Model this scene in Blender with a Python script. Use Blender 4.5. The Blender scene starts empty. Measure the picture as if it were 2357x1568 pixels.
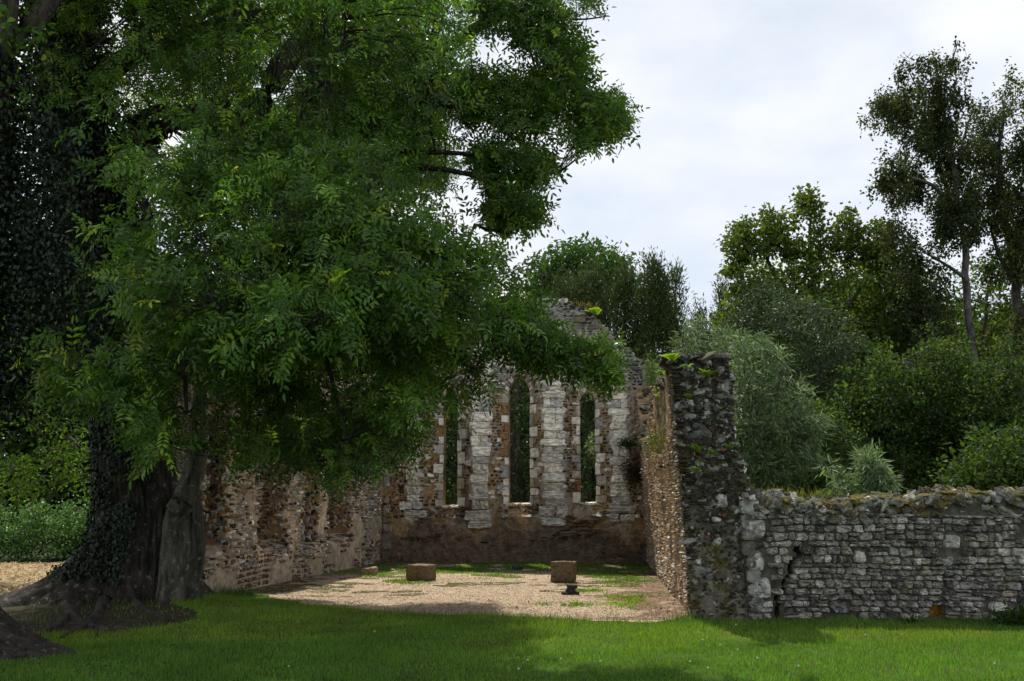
import bpy, math
import numpy as np
from mathutils import Vector, Matrix
rad = math.radians
S = bpy.context.scene
COL = S.collection

# ------------------------------------------------------------------ camera, light, exposure
F, CX, CY, TH, EYE = 2290.0, 1178.5, 784.0, rad(9.32), 1.6
cam = bpy.data.objects.new("camera", bpy.data.cameras.new("camera"))
COL.objects.link(cam)
cam.location = (0, 0, EYE)
cam.rotation_euler = (rad(90) + TH, 0, 0)
cam.data.lens = 34.98
cam.data.sensor_width = 36
cam.data.clip_end = 1000
cam.data.clip_start = 0.05
S.camera = cam

SUN_EL, SUN_AZ = rad(56), rad(-13)          # azimuth from +Y, negative = left
sv = Vector((math.sin(SUN_AZ) * math.cos(SUN_EL), math.cos(SUN_AZ) * math.cos(SUN_EL), math.sin(SUN_EL)))
sun = bpy.data.objects.new("sun", bpy.data.lights.new("sun", 'SUN'))
COL.objects.link(sun)
sun.data.energy = 5.0
sun.data.angle = rad(0.5)
sun.data.color = (1.0, 0.94, 0.84)
sun.rotation_euler = sv.to_track_quat('Z', 'Y').to_euler()
sun.location = (-8, 30, 40)

W = bpy.data.worlds.new("World")
S.world = W
W.use_nodes = True
nt = W.node_tree
nt.nodes.clear()
def wn(t, **k):
    n = nt.nodes.new(t)
    for a, b in k.items():
        setattr(n, a, b)
    return n
out = wn('ShaderNodeOutputWorld'); bg = wn('ShaderNodeBackground')
sky = wn('ShaderNodeTexSky', sky_type='NISHITA', sun_disc=False)
sky.sun_elevation = SUN_EL
sky.sun_rotation = SUN_AZ
tc = wn('ShaderNodeTexCoord'); mp = wn('ShaderNodeMapping')
mp.inputs['Scale'].default_value = (1, 1, 2.0)
mp.inputs['Location'].default_value = (3.1, 0.4, 0.7)
nz = wn('ShaderNodeTexNoise'); nz.inputs['Scale'].default_value = 3.2; nz.inputs['Detail'].default_value = 6; nz.inputs['Roughness'].default_value = 0.55
rp = wn('ShaderNodeValToRGB')
rp.color_ramp.elements[0].position = 0.36; rp.color_ramp.elements[0].color = (6.7, 7.4, 8.5, 1)
rp.color_ramp.elements[1].position = 0.60; rp.color_ramp.elements[1].color = (9.0, 9.1, 9.3, 1)
# broken cloud: closed towards the horizon, opening on blue overhead
sep = wn('ShaderNodeSeparateXYZ')
nz2 = wn('ShaderNodeTexNoise'); nz2.inputs['Scale'].default_value = 1.7; nz2.inputs['Detail'].default_value = 3
ad = wn('ShaderNodeMath', operation='MULTIPLY_ADD'); ad.inputs[1].default_value = 0.5
mr = wn('ShaderNodeMapRange'); mr.inputs['From Min'].default_value = 0.72; mr.inputs['From Max'].default_value = 1.0
mr.inputs['To Min'].default_value = 0.0; mr.inputs['To Max'].default_value = 0.75
mx = wn('ShaderNodeMix', data_type='RGBA')
L = nt.links.new
L(tc.outputs['Generated'], mp.inputs['Vector']); L(mp.outputs[0], nz.inputs['Vector']); L(mp.outputs[0], nz2.inputs['Vector'])
L(nz.outputs['Fac'], rp.inputs['Fac'])
L(tc.outputs['Generated'], sep.inputs[0])
L(nz2.outputs['Fac'], ad.inputs[0]); L(sep.outputs['Z'], ad.inputs[2])
L(ad.outputs[0], mr.inputs['Value']); L(mr.outputs[0], mx.inputs['Factor'])
L(rp.outputs['Color'], mx.inputs['A']); L(sky.outputs[0], mx.inputs['B'])
L(mx.outputs['Result'], bg.inputs['Color'])
# unseen sky behind the camera is strengthened as added fill for camera-facing surfaces
bw_ = wn('ShaderNodeMapRange'); bw_.inputs['From Min'].default_value = 0.25; bw_.inputs['From Max'].default_value = -0.35
bw_.inputs['To Min'].default_value = 0.1; bw_.inputs['To Max'].default_value = 0.133
L(sep.outputs['Y'], bw_.inputs['Value']); L(bw_.outputs[0], bg.inputs['Strength'])
L(bg.outputs[0], out.inputs[0])

S.view_settings.view_transform = 'Standard'
S.view_settings.look = 'None'
S.view_settings.exposure = 0.2
S.view_settings.gamma = 1.0
S.render.engine = 'CYCLES'
cy = S.cycles
cy.max_bounces = 6; cy.diffuse_bounces = 3; cy.glossy_bounces = 2; cy.transmission_bounces = 4; cy.transparent_max_bounces = 4
cy.caustics_reflective = False; cy.caustics_refractive = False
cy.use_denoising = True
cy.denoising_prefilter = 'NONE'
cy.sample_clamp_indirect = 4.0

# ------------------------------------------------------------------ helpers: points, noise, meshes
RNG = np.random.default_rng(11)
CT, ST = math.cos(TH), math.sin(TH)

def ray(x, y):
    a = (np.asarray(x, float) - CX) / F; b = (CY - np.asarray(y, float)) / F
    return np.stack([a, CT - b * ST, ST + b * CT], -1)

def at(x, y, Y):
    """the place seen at photo point x, y that lies Y metres ahead"""
    d = ray(x, y)
    t = np.asarray(Y, float) / d[..., 1]
    p = d * t[..., None]
    p[..., 2] += EYE
    return p

def onground(x, y, z=0.0):
    d = ray(x, y)
    t = (z - EYE) / d[..., 2]
    p = d * t[..., None]
    p[..., 2] = z
    return p

def _h(ix, iy, iz, s):
    n = (ix * 374761393 + iy * 668265263 + iz * 2147483647 + s * 1274126177) & 0xFFFFFFFF
    n = ((n ^ (n >> 13)) * 1274126177) & 0xFFFFFFFF
    n = ((n ^ (n >> 15)) * 2246822519) & 0xFFFFFFFF
    return ((n ^ (n >> 16)) & 0xFFFFFF) / float(0xFFFFFF)

def noise(p, s=0):
    """value noise, p (...,2 or 3) -> 0..1"""
    p = np.asarray(p, float)
    if p.shape[-1] == 2:
        p = np.concatenate([p, np.zeros(p.shape[:-1] + (1,))], -1)
    i = np.floor(p).astype(np.int64); f = p - i
    f = f * f * (3 - 2 * f)
    r = 0
    for dx in (0, 1):
        for dy in (0, 1):
            for dz in (0, 1):
                w = (f[..., 0] if dx else 1 - f[..., 0]) * (f[..., 1] if dy else 1 - f[..., 1]) * (f[..., 2] if dz else 1 - f[..., 2])
                r = r + w * _h(i[..., 0] + dx, i[..., 1] + dy, i[..., 2] + dz, s)
    return r

def fbm(p, s=0, o=3):
    p = np.asarray(p, float)
    r, a, t = 0, 1.0, 0
    for k in range(o):
        r = r + a * noise(p * 2 ** k, s + k * 17); t += a; a *= 0.5
    return r / t

def norm(v):
    return v / np.maximum(np.linalg.norm(v, axis=-1, keepdims=True), 1e-9)

class MB:
    """collects vertices, faces and a colour per vertex; build() links ONE mesh object"""
    def __init__(s):
        s.V, s.Q, s.T, s.C, s.n = [], [], [], [], 0
        s.QM, s.TM = [], []
    def add(s, V, Q=None, T=None, col=(0.5, 0.5, 0.5), mi=0):
        V = np.asarray(V, float).reshape(-1, 3)
        s.V.append(V)
        c = np.asarray(col, float)
        s.C.append(np.broadcast_to(c, (len(V), 3)) if c.ndim == 1 else c.reshape(-1, 3))
        if Q is not None and len(Q):
            Q = np.asarray(Q, np.int64).reshape(-1, 4) + s.n; s.Q.append(Q); s.QM.append(np.full(len(Q), mi))
        if T is not None and len(T):
            T = np.asarray(T, np.int64).reshape(-1, 3) + s.n; s.T.append(T); s.TM.append(np.full(len(T), mi))
        s.n += len(V)
        return s
    def build(s, name, mat, parent=None, smooth=False):
        me = bpy.data.meshes.new(name)
        V = np.concatenate(s.V); C = np.concatenate(s.C)
        Q = np.concatenate(s.Q) if s.Q else np.zeros((0, 4), np.int64)
        T = np.concatenate(s.T) if s.T else np.zeros((0, 3), np.int64)
        me.vertices.add(len(V)); me.vertices.foreach_set('co', V.astype(np.float32).ravel())
        me.loops.add(Q.size + T.size)
        me.loops.foreach_set('vertex_index', np.concatenate([Q.ravel(), T.ravel()]).astype(np.int32))
        me.polygons.add(len(Q) + len(T))
        me.polygons.foreach_set('loop_start', np.concatenate([np.arange(len(Q)) * 4, Q.size + np.arange(len(T)) * 3]).astype(np.int32))
        mats = mat if isinstance(mat, (list, tuple)) else [mat]
        for m in mats:
            me.materials.append(m)
        if len(mats) > 1:
            mi = np.concatenate((s.QM or [np.zeros(0)]) + (s.TM or [np.zeros(0)])).astype(np.int32)
            me.polygons.foreach_set('material_index', mi)
        me.polygons.foreach_set('use_smooth', np.full(len(Q) + len(T), bool(smooth)))
        at_ = me.color_attributes.new('Col', 'FLOAT_COLOR', 'POINT')
        at_.data.foreach_set('color', np.concatenate([C, np.ones((len(C), 1))], 1).astype(np.float32).ravel())
        me.update(calc_edges=True)
        o = bpy.data.objects.new(name, me)
        COL.objects.link(o)
        if parent is not None:
            o.parent = parent
        return o

def tag(o, label=None, cat=None, group=None, kind=None):
    for k, v in (('label', label), ('category', cat), ('group', group), ('kind', kind)):
        if v:
            o[k] = v
    return o

def empty(name, loc, rz=0.0, rx=0.0):
    o = bpy.data.objects.new(name, None)
    COL.objects.link(o)
    o.location = tuple(float(v) for v in loc); o.rotation_euler = (rx, 0, rz)
    o.empty_display_size = 0.2
    return o

def inpoly(x, y, P):
    P = np.asarray(P, float)
    r = np.zeros(np.shape(x), bool)
    j = len(P) - 1
    for i in range(len(P)):
        xi, yi, xj, yj = P[i, 0], P[i, 1], P[j, 0], P[j, 1]
        c = ((yi > y) != (yj > y)) & (x < (xj - xi) * (y - yi) / (yj - yi + 1e-12) + xi)
        r ^= c
        j = i
    return r

# ------------------------------------------------------------------ materials
def material(name):
    m = bpy.data.materials.new(name)
    m.use_nodes = True
    t = m.node_tree
    for n in list(t.nodes):
        t.nodes.remove(n)
    o = t.nodes.new('ShaderNodeOutputMaterial')
    def N(ty, **k):
        n = t.nodes.new(ty)
        for a, b in k.items():
            if a in n.inputs.keys():
                n.inputs[a].default_value = b
            else:
                setattr(n, a, b)
        return n
    return m, t, o, N

def _mixc(t, N, fac, a, b, mode='MIX'):
    n = N('ShaderNodeMix', data_type='RGBA', blend_type=mode)
    for sock, v in (('Factor', fac), ('A', a), ('B', b)):
        i = n.inputs[sock] if sock == 'Factor' else [q for q in n.inputs if q.name == sock and q.type == 'RGBA'][0]
        if hasattr(v, 'is_output'):
            t.links.new(v, i)
        else:
            i.default_value = v if not isinstance(v, tuple) or len(v) == 4 else v + (1,)
    return [q for q in n.outputs if q.type == 'RGBA'][0]

def _thr(t, N, vec, scale, lo, hi, detail=4.0, rough=0.6):
    n = N('ShaderNodeTexNoise', Scale=scale, Detail=detail, Roughness=rough)
    t.links.new(vec, n.inputs['Vector'])
    r = N('ShaderNodeMapRange')
    r.inputs['From Min'].default_value = lo; r.inputs['From Max'].default_value = hi
    t.links.new(n.outputs['Fac'], r.inputs['Value'])
    return r.outputs[0]

def rock(name, lichen=0.25, dark=0.25, lc=(0.52, 0.52, 0.48), dc=(0.03, 0.028, 0.024), moss=0.0, mc=(0.07, 0.075, 0.012), rough=0.9, s=1.0, bump=0.5):
    m, t, o, N = material(name)
    b = N('ShaderNodeBsdfPrincipled', Roughness=rough)
    b.inputs['Specular IOR Level'].default_value = 0.25
    tcn = N('ShaderNodeTexCoord')
    v = tcn.outputs['Object']
    ca = N('ShaderNodeAttribute', attribute_name='Col')
    var = N('ShaderNodeMapRange'); var.inputs['To Min'].default_value = 0.55; var.inputs['To Max'].default_value = 1.45
    n1 = N('ShaderNodeTexNoise', Scale=9 * s, Detail=6.0, Roughness=0.65)
    t.links.new(v, n1.inputs['Vector']); t.links.new(n1.outputs['Fac'], var.inputs['Value'])
    var.inputs['From Min'].default_value = 0.25; var.inputs['From Max'].default_value = 0.75
    c = _mixc(t, N, 1.0, ca.outputs['Color'], var.outputs[0], 'MULTIPLY')
    if dark > 0:
        f = _thr(t, N, v, 5.5 * s, 0.62 - 0.35 * dark, 0.72 - 0.2 * dark, 7.0, 0.7)
        c = _mixc(t, N, f, c, _mixc(t, N, 0.72, c, dc))
    if lichen > 0:
        f = _thr(t, N, v, 22 * s, 0.68 - 0.3 * lichen, 0.76 - 0.25 * lichen, 5.0, 0.65)
        c = _mixc(t, N, f, c, _mixc(t, N, 0.6, c, lc))
    if moss > 0:
        g = N('ShaderNodeNewGeometry')
        sx = N('ShaderNodeSeparateXYZ')
        t.links.new(g.outputs['Normal'], sx.inputs[0])
        nf = N('ShaderNodeTexNoise', Scale=3.5 * s, Detail=5.0)
        t.links.new(v, nf.inputs['Vector'])
        a = N('ShaderNodeMath', operation='MULTIPLY_ADD')
        t.links.new(sx.outputs['Z'], a.inputs[0]); a.inputs[1].default_value = 0.35
        t.links.new(nf.outputs['Fac'], a.inputs[2])
        r = N('ShaderNodeMapRange'); r.inputs['From Min'].default_value = 0.95 - 0.45 * moss; r.inputs['From Max'].default_value = 1.05 - 0.4 * moss
        t.links.new(a.outputs[0], r.inputs['Value'])
        c = _mixc(t, N, r.outputs[0], c, mc)
    t.links.new(c, b.inputs['Base Color'])
    bp = N('ShaderNodeBump', Strength=bump, Distance=0.02)
    n2 = N('ShaderNodeTexNoise', Scale=34 * s, Detail=8.0, Roughness=0.7)
    t.links.new(v, n2.inputs['Vector']); t.links.new(n2.outputs['Fac'], bp.inputs['Height'])
    t.links.new(bp.outputs[0], b.inputs['Normal'])
    t.links.new(b.outputs[0], o.inputs[0])
    return m

def leafmat(name, trans=0.38, rough=0.42, spec=0.5, tint=(1.7, 1.75, 0.55)):
    m, t, o, N = material(name)
    ca = N('ShaderNodeAttribute', attribute_name='Col')
    b = N('ShaderNodeBsdfPrincipled', Roughness=rough)
    b.inputs['Specular IOR Level'].default_value = spec
    t.links.new(ca.outputs['Color'], b.inputs['Base Color'])
    tr = N('ShaderNodeBsdfTranslucent')
    t.links.new(_mixc(t, N, 1.0, ca.outputs['Color'], tint, 'MULTIPLY'), tr.inputs['Color'])
    mxn = N('ShaderNodeMixShader'); mxn.inputs[0].default_value = trans
    t.links.new(b.outputs[0], mxn.inputs[1]); t.links.new(tr.outputs[0], mxn.inputs[2])
    t.links.new(mxn.outputs[0], o.inputs[0])
    return m

def barkmat(name, lichen=0.5, zs=0.25, sc=7.0):
    m, t, o, N = material(name)
    b = N('ShaderNodeBsdfPrincipled', Roughness=0.95)
    b.inputs['Specular IOR Level'].default_value = 0.15
    tcn = N('ShaderNodeTexCoord'); mpn = N('ShaderNodeMapping')
    mpn.inputs['Scale'].default_value = (1, 1, zs)
    t.links.new(tcn.outputs['Object'], mpn.inputs['Vector'])
    ca = N('ShaderNodeAttribute', attribute_name='Col')
    n1 = N('ShaderNodeTexNoise', Scale=sc, Detail=8.0, Roughness=0.7)
    t.links.new(mpn.outputs[0], n1.inputs['Vector'])
    r = N('ShaderNodeMapRange'); r.inputs['From Min'].default_value = 0.35; r.inputs['From Max'].default_value = 0.65
    r.inputs['To Min'].default_value = 0.3; r.inputs['To Max'].default_value = 1.5
    t.links.new(n1.outputs['Fac'], r.inputs['Value'])
    c = _mixc(t, N, 1.0, ca.outputs['Color'], r.outputs[0], 'MULTIPLY')
    f = _thr(t, N, tcn.outputs['Object'], 11.0, 0.66 - 0.25 * lichen, 0.74 - 0.2 * lichen, 6.0, 0.7)
    c = _mixc(t, N, f, c, _mixc(t, N, 0.55, c, (0.34, 0.34, 0.29)))
    t.links.new(c, b.inputs['Base Color'])
    bp = N('ShaderNodeBump', Strength=0.9, Distance=0.05)
    t.links.new(n1.outputs['Fac'], bp.inputs['Height'])
    t.links.new(bp.outputs[0], b.inputs['Normal'])
    t.links.new(b.outputs[0], o.inputs[0])
    return m

def groundmat(name, c1, c2, c3, s1, s2, bump=0.4, fine=60):
    m, t, o, N = material(name)
    b = N('ShaderNodeBsdfPrincipled', Roughness=0.95)
    b.inputs['Specular IOR Level'].default_value = 0.1
    v = N('ShaderNodeTexCoord').outputs['Object']
    f1 = _thr(t, N, v, s1, 0.4, 0.62, 5.0, 0.6)
    f2 = _thr(t, N, v, s2, 0.42, 0.6, 6.0, 0.7)
    c = _mixc(t, N, f1, c1, c2)
    c = _mixc(t, N, f2, c, c3)
    n2 = N('ShaderNodeTexNoise', Scale=fine, Detail=6.0, Roughness=0.75)
    t.links.new(v, n2.inputs['Vector'])
    r = N('ShaderNodeMapRange'); r.inputs['From Min'].default_value = 0.3; r.inputs['From Max'].default_value = 0.7
    r.inputs['To Min'].default_value = 0.55; r.inputs['To Max'].default_value = 1.4
    t.links.new(n2.outputs['Fac'], r.inputs['Value'])
    c = _mixc(t, N, 1.0, c, r.outputs[0], 'MULTIPLY')
    t.links.new(c, b.inputs['Base Color'])
    bp = N('ShaderNodeBump', Strength=bump, Distance=0.03)
    t.links.new(n2.outputs['Fac'], bp.inputs['Height']); t.links.new(bp.outputs[0], b.inputs['Normal'])
    t.links.new(b.outputs[0], o.inputs[0])
    return m

def plain(name, rough=0.8, spec=0.3, metal=0.0):
    m, t, o, N = material(name)
    b = N('ShaderNodeBsdfPrincipled', Roughness=rough, Metallic=metal)
    b.inputs['Specular IOR Level'].default_value = spec
    ca = N('ShaderNodeAttribute', attribute_name='Col')
    n1 = N('ShaderNodeTexNoise', Scale=14.0, Detail=5.0)
    t.links.new(N('ShaderNodeTexCoord').outputs['Object'], n1.inputs['Vector'])
    r = N('ShaderNodeMapRange'); r.inputs['To Min'].default_value = 0.6; r.inputs['To Max'].default_value = 1.4
    t.links.new(n1.outputs['Fac'], r.inputs['Value'])
    t.links.new(_mixc(t, N, 1.0, ca.outputs['Color'], r.outputs[0], 'MULTIPLY'), b.inputs['Base Color'])
    t.links.new(b.outputs[0], o.inputs[0])
    return m

M_CORE = rock('rubble mortar', lichen=0.10, dark=0.3, bump=0.9)
M_CHALK = rock('chalk blocks', lichen=0.25, dark=0.05, lc=(0.72, 0.71, 0.67), bump=0.45)
M_RUB = rock('ironstone rubble', lichen=0.22, dark=0.22, bump=0.6)
M_LOW = rock('grey clunch blocks', lichen=0.45, dark=0.58, lc=(0.62, 0.61, 0.56), dc=(0.035, 0.034, 0.031), moss=0.12, bump=0.9, s=1.8)
M_LOWCORE = rock('grey lime mortar', lichen=0.1, dark=0.45, moss=0.25, bump=0.9)
M_PIER = rock('mossy flint rubble', lichen=0.16, dark=0.4, moss=0.76, mc=(0.068, 0.058, 0.010), bump=0.8)
M_CAP = rock('mossy wall top rubble', lichen=0.4, dark=0.45, moss=0.72, mc=(0.105, 0.085, 0.014), bump=0.8)
M_SAND = rock('brown sandstone', lichen=0.12, dark=0.3, bump=0.5, s=2.0)
M_PALEROCK = rock('pale sandstone', lichen=0.2, dark=0.15, bump=0.5, s=2.0)
M_MOSS = rock('moss cushion', lichen=0.0, dark=0.2, bump=1.0, s=3.0)
M_BARK = barkmat('old ash bark', 0.36, 0.25, 9.0)
M_ROOT = barkmat('root bark', 0.1, 1.0, 9.0)
M_BARKD = barkmat('dark bark', 0.2)
M_BEECH = barkmat('smooth grey bark', 0.35, 0.6, 3.0)
M_ASH = leafmat('ash leaves', 0.38, 0.40, 0.42)
M_LEAF = leafmat('broad leaves', 0.36, 0.6, 0.12)
M_SILVER = leafmat('willow leaves', 0.28, 0.5, 0.2, (1.3, 1.4, 0.8))
M_NEEDLE = leafmat('conifer sprays', 0.15, 0.6, 0.25)
M_IVY = leafmat('ivy leaves', 0.12, 0.4, 0.4)
M_FERN = leafmat('fern fronds', 0.5, 0.5, 0.3, (1.5, 1.5, 0.5))
M_GRASS = leafmat('grass blades', 0.42, 0.45, 0.3, (1.5, 1.5, 0.5))
M_LAWN = groundmat('lawn soil', (0.04, 0.085, 0.012), (0.055, 0.11, 0.016), (0.05, 0.065, 0.018), 0.8, 3.0)
M_GRAVEL = groundmat('wood chip and sand', (0.45, 0.34, 0.225), (0.52, 0.405, 0.285), (0.37, 0.275, 0.185), 0.5, 5.0, 0.7, 45)
M_HAY = groundmat('mown dry hay', (0.42, 0.31, 0.18), (0.34, 0.25, 0.13), (0.5, 0.39, 0.25), 0.9, 4.0, 0.7, 30)
M_SOIL = groundmat('bare soil', (0.055, 0.04, 0.028), (0.075, 0.056, 0.036), (0.038, 0.03, 0.022), 1.5, 6.0, 0.6, 50)
M_MOSSY = groundmat('thin moss and grass', (0.075, 0.085, 0.016), (0.055, 0.085, 0.014), (0.10, 0.085, 0.03), 1.2, 5.0)
M_LITTER = groundmat('brown leaf litter', (0.24, 0.155, 0.095), (0.30, 0.205, 0.13), (0.16, 0.10, 0.065), 2.0, 8.0, 0.7, 45)
M_CHIP = plain('wood chips', 0.85, 0.25)
M_LEAD = plain('lead sheet', 0.4, 0.5, 0.3)
M_PETAL = plain('flower', 0.7, 0.2)
M_FLOOR = groundmat('woodland floor', (0.03, 0.04, 0.012), (0.05, 0.055, 0.02), (0.04, 0.032, 0.018), 0.5, 2.0)

# ------------------------------------------------------------------ masonry
class Wall:
    """masonry on a local plane: x along the wall, -y towards the viewer, z up; surf(u,z) is the local y of the face"""
    def __init__(s, surf, solid, ztop=None):
        s.surf, s.solid = surf, solid

    def slab(s, mb, u0, u1, z0, z1, step, thick, col, seed=0, amp=0.02, back=None, sink=0.0):
        nu = int(round((u1 - u0) / step)); nz_ = int(round((z1 - z0) / step))
        u = np.linspace(u0, u1, nu + 1); z = np.linspace(z0, z1, nz_ + 1)
        U, Z = np.meshgrid(u, z, indexing='ij')
        uc, zc = np.meshgrid((u[1:] + u[:-1]) / 2, (z[1:] + z[:-1]) / 2, indexing='ij')
        keep = s.solid(uc, zc)
        jit = 0.35 * step
        P = np.stack([U, Z], -1)
        Uj = U + jit * (noise(P * 23.1, seed + 5) - .5) * 2; Zj = Z + jit * (noise(P * 21.7, seed + 6) - .5) * 2
        yf = s.surf(Uj, Zj) + sink - amp * (fbm(P * 5, seed, 4) - 0.5) * 2 - amp * 0.6 * (noise(P * 28, seed + 3) - .5)
        yb = np.full_like(yf, thick) if back is None else back(U, Z)
        Vf = np.stack([Uj, yf, Zj], -1).reshape(-1, 3); Vb = np.stack([Uj, yb + 0.03 * (noise(P * 6, seed + 9) - .5), Zj], -1).reshape(-1, 3)
        id_ = np.arange((nu + 1) * (nz_ + 1)).reshape(nu + 1, nz_ + 1)
        n = id_.size
        a, b, c, d = id_[:-1, :-1], id_[1:, :-1], id_[1:, 1:], id_[:-1, 1:]
        Q = [np.stack([a, b, c, d], -1)[keep]]
        Q.append(np.stack([a + n, d + n, c + n, b + n], -1)[keep])
        kp = np.pad(keep, 1)
        k0 = kp[1:-1, 1:-1]
        for nb, e0, e1 in ((kp[:-2, 1:-1], a, d), (kp[2:, 1:-1], c, b), (kp[1:-1, :-2], b, a), (kp[1:-1, 2:], d, c)):
            mk = k0 & ~nb
            e0, e1 = e0[mk], e1[mk]
            Q.append(np.stack([e0, e1, e1 + n, e0 + n], -1))
        Q = np.concatenate(Q)
        C = col(U.ravel(), Z.ravel()) if callable(col) else np.broadcast_to(col, (n, 3))
        used = np.zeros(2 * n, bool); used[Q.ravel()] = True
        re = np.cumsum(used) - 1
        mb.add(np.concatenate([Vf, Vb])[used], re[Q], col=np.concatenate([C, C * 0.9])[used])

    def stones(s, mb, Q, d, col, m=6, seed=0, wob=0.10, rnd=0.22, p=5.0, rough=0.22, tilt=0.3, gp=0.7):
        Q = np.asarray(Q, float)
        if not len(Q):
            return
        n = len(Q)
        r = np.random.default_rng(seed + 101)
        g = np.linspace(-1, 1, m + 1); g = np.sign(g) * np.abs(g) ** gp
        s0, t0 = np.meshgrid(g, g, indexing='ij')
        s0, t0 = s0.ravel()[None], t0.ravel()[None]
        ss = s0 * (1 - rnd * t0 ** 4); tt = t0 * (1 - rnd * s0 ** 4)
        off = r.random((n, 1)) * 100; 
        pw = np.stack([np.broadcast_to(ss * 1.3, (n, ss.shape[1])) + off, np.broadcast_to(tt * 1.3, (n, ss.shape[1])) + off * 1.7], -1)
        ss = ss + wob * (noise(pw, seed) - .5) * 2; tt = tt + wob * (noise(pw, seed + 1) - .5) * 2
        a, b = (ss + 1) / 2, (tt + 1) / 2
        uv = ((1 - a) * (1 - b))[..., None] * Q[:, None, 0] + (a * (1 - b))[..., None] * Q[:, None, 1] + (a * b)[..., None] * Q[:, None, 2] + ((1 - a) * b)[..., None] * Q[:, None, 3]
        prof = ((1 - np.abs(s0) ** p) * (1 - np.abs(t0) ** p)) ** 0.4
        d = np.broadcast_to(d, (n,))[:, None]
        tl = (r.normal(0, tilt, (n, 1)) * s0 + r.normal(0, tilt, (n, 1)) * t0)
        h = d * prof * (1 + 0.5 * tl + rough * 2 * (noise(pw * 3.1, seed + 2) - .5) * 2) - 0.008
        y = s.surf(uv[..., 0], uv[..., 1]) - np.where(prof < .01, -.03, h)
        V = np.stack([uv[..., 0], y, uv[..., 1]], -1)
        id_ = np.arange((m + 1) ** 2).reshape(m + 1, m + 1)
        fq = np.stack([id_[:-1, :-1], id_[1:, :-1], id_[1:, 1:], id_[:-1, 1:]], -1).reshape(-1, 4)
        FQ = (fq[None] + (np.arange(n) * (m + 1) ** 2)[:, None, None]).reshape(-1, 4)
        col = np.asarray(col, float)
        C = np.repeat(np.broadcast_to(col, (n, 3))[:, None], (m + 1) ** 2, 1) * (0.9 + 0.2 * noise(pw * 2, seed + 4))[..., None]
        mb.add(V, FQ, col=C)

def courses(u0, u1, z0, z1, h, w, gap=0.012, seed=0, jit=0.15, wav=0.03, wscale=1.3):
    r = np.random.default_rng(seed)
    out_ = []
    z = z0
    while z < z1 - h[0] * .4:
        hh = min(r.uniform(*h), z1 - z)
        u = u0 - r.uniform(0, w[0])
        while u < u1:
            ww = r.uniform(*w) * (0.8 + 0.4 * r.random())
            a, b = max(u, u0), min(u + ww, u1)
            if b - a > 0.25 * w[0]:
                g = gap / 2
                h2 = hh
                zz = z
                if r.random() < 0.15 and hh > 1.3 * h[0]:
                    h2 = hh * 0.55
                    out_.append([(a + g, zz + h2 + g), (b - g, zz + h2 + g), (b - g, zz + hh - g), (a + g, zz + hh - g)])
                out_.append([(a + g, zz + g), (b - g, zz + g), (b - g, zz + h2 - g), (a + g, zz + h2 - g)])
            u += ww
        z += hh
    Q = np.array(out_)
    sz = np.abs(Q[:, 2] - Q[:, 0]).min(1)
    Q = Q + r.uniform(-1, 1, Q.shape) * (jit * sz)[:, None, None]
    if wav:
        Q[..., 1] += wav * (fbm(Q * np.array([wscale, 2.5]), seed, 2) - .5) * 2
    return Q

def pick(r, n, pal):
    """pal: list of (weight, rgb)"""
    w = np.array([p[0] for p in pal], float); c = np.array([p[1] for p in pal], float)
    i = r.choice(len(pal), n, p=w / w.sum())
    return c[i] * (0.75 + 0.5 * r.random((n, 1)))

_ICO = None
def ico(sub=2):
    import bmesh
    bm = bmesh.new()
    bmesh.ops.create_icosphere(bm, subdivisions=sub, radius=1.0)
    V = np.array([v.co[:] for v in bm.verts]); T = np.array([[v.index for v in f.verts] for f in bm.faces])
    bm.free()
    return V, T

def lumps(mb, P, R3, col, seed=0, sub=2, amp=0.35, box=0.5, tilt=0.4, mi=0):
    """angular rubble stones: P centres, R3 half sizes"""
    P = np.asarray(P, float); n = len(P)
    if not n:
        return
    r = np.random.default_rng(seed)
    V, T = ico(sub)
    Vb = V / np.max(np.abs(V), 1, keepdims=True)
    V0 = V * (1 - box) + Vb * box
    off = r.random((n, 1, 3)) * 90
    nn = noise(V0[None] * 1.3 + off, seed)[..., None] * .7 + noise(V0[None] * 3 + off, seed + 1)[..., None] * .3
    X = V0[None] * (1 + amp * (nn - .5) * 2) * np.asarray(R3, float)[:, None]
    a = r.uniform(0, 2 * math.pi, n) if tilt > 0 else np.zeros(n)
    ca, sa = np.cos(a)[:, None], np.sin(a)[:, None]
    x, y, z = X[..., 0], X[..., 1], X[..., 2]
    X = np.stack([x * ca - y * sa, x * sa + y * ca, z], -1)
    tx, ty = r.normal(0, tilt, (n, 1)), r.normal(0, tilt, (n, 1))
    x, y, z = X[..., 0], X[..., 1], X[..., 2]
    y, z = y * np.cos(tx) - z * np.sin(tx), y * np.sin(tx) + z * np.cos(tx)
    x, z = x * np.cos(ty) + z * np.sin(ty), -x * np.sin(ty) + z * np.cos(ty)
    X = np.stack([x, y, z], -1) + P[:, None]
    C = np.repeat(np.broadcast_to(np.asarray(col, float), (n, 3))[:, None], len(V), 1)
    mb.add(X, T=(T[None] + (np.arange(n) * len(V))[:, None, None]).reshape(-1, 3), col=C, mi=mi)

CHALK = (0.80, 0.765, 0.675); CREAM = (0.50, 0.43, 0.31); GREY = (0.36, 0.36, 0.34); IRON = (0.050, 0.032, 0.024)
RUST = (0.28, 0.155, 0.065); OCHRE = (0.36, 0.235, 0.115); DARK = (0.035, 0.033, 0.031); BROWN = (0.13, 0.085, 0.05)
PLAST = (0.17, 0.122, 0.082)

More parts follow.
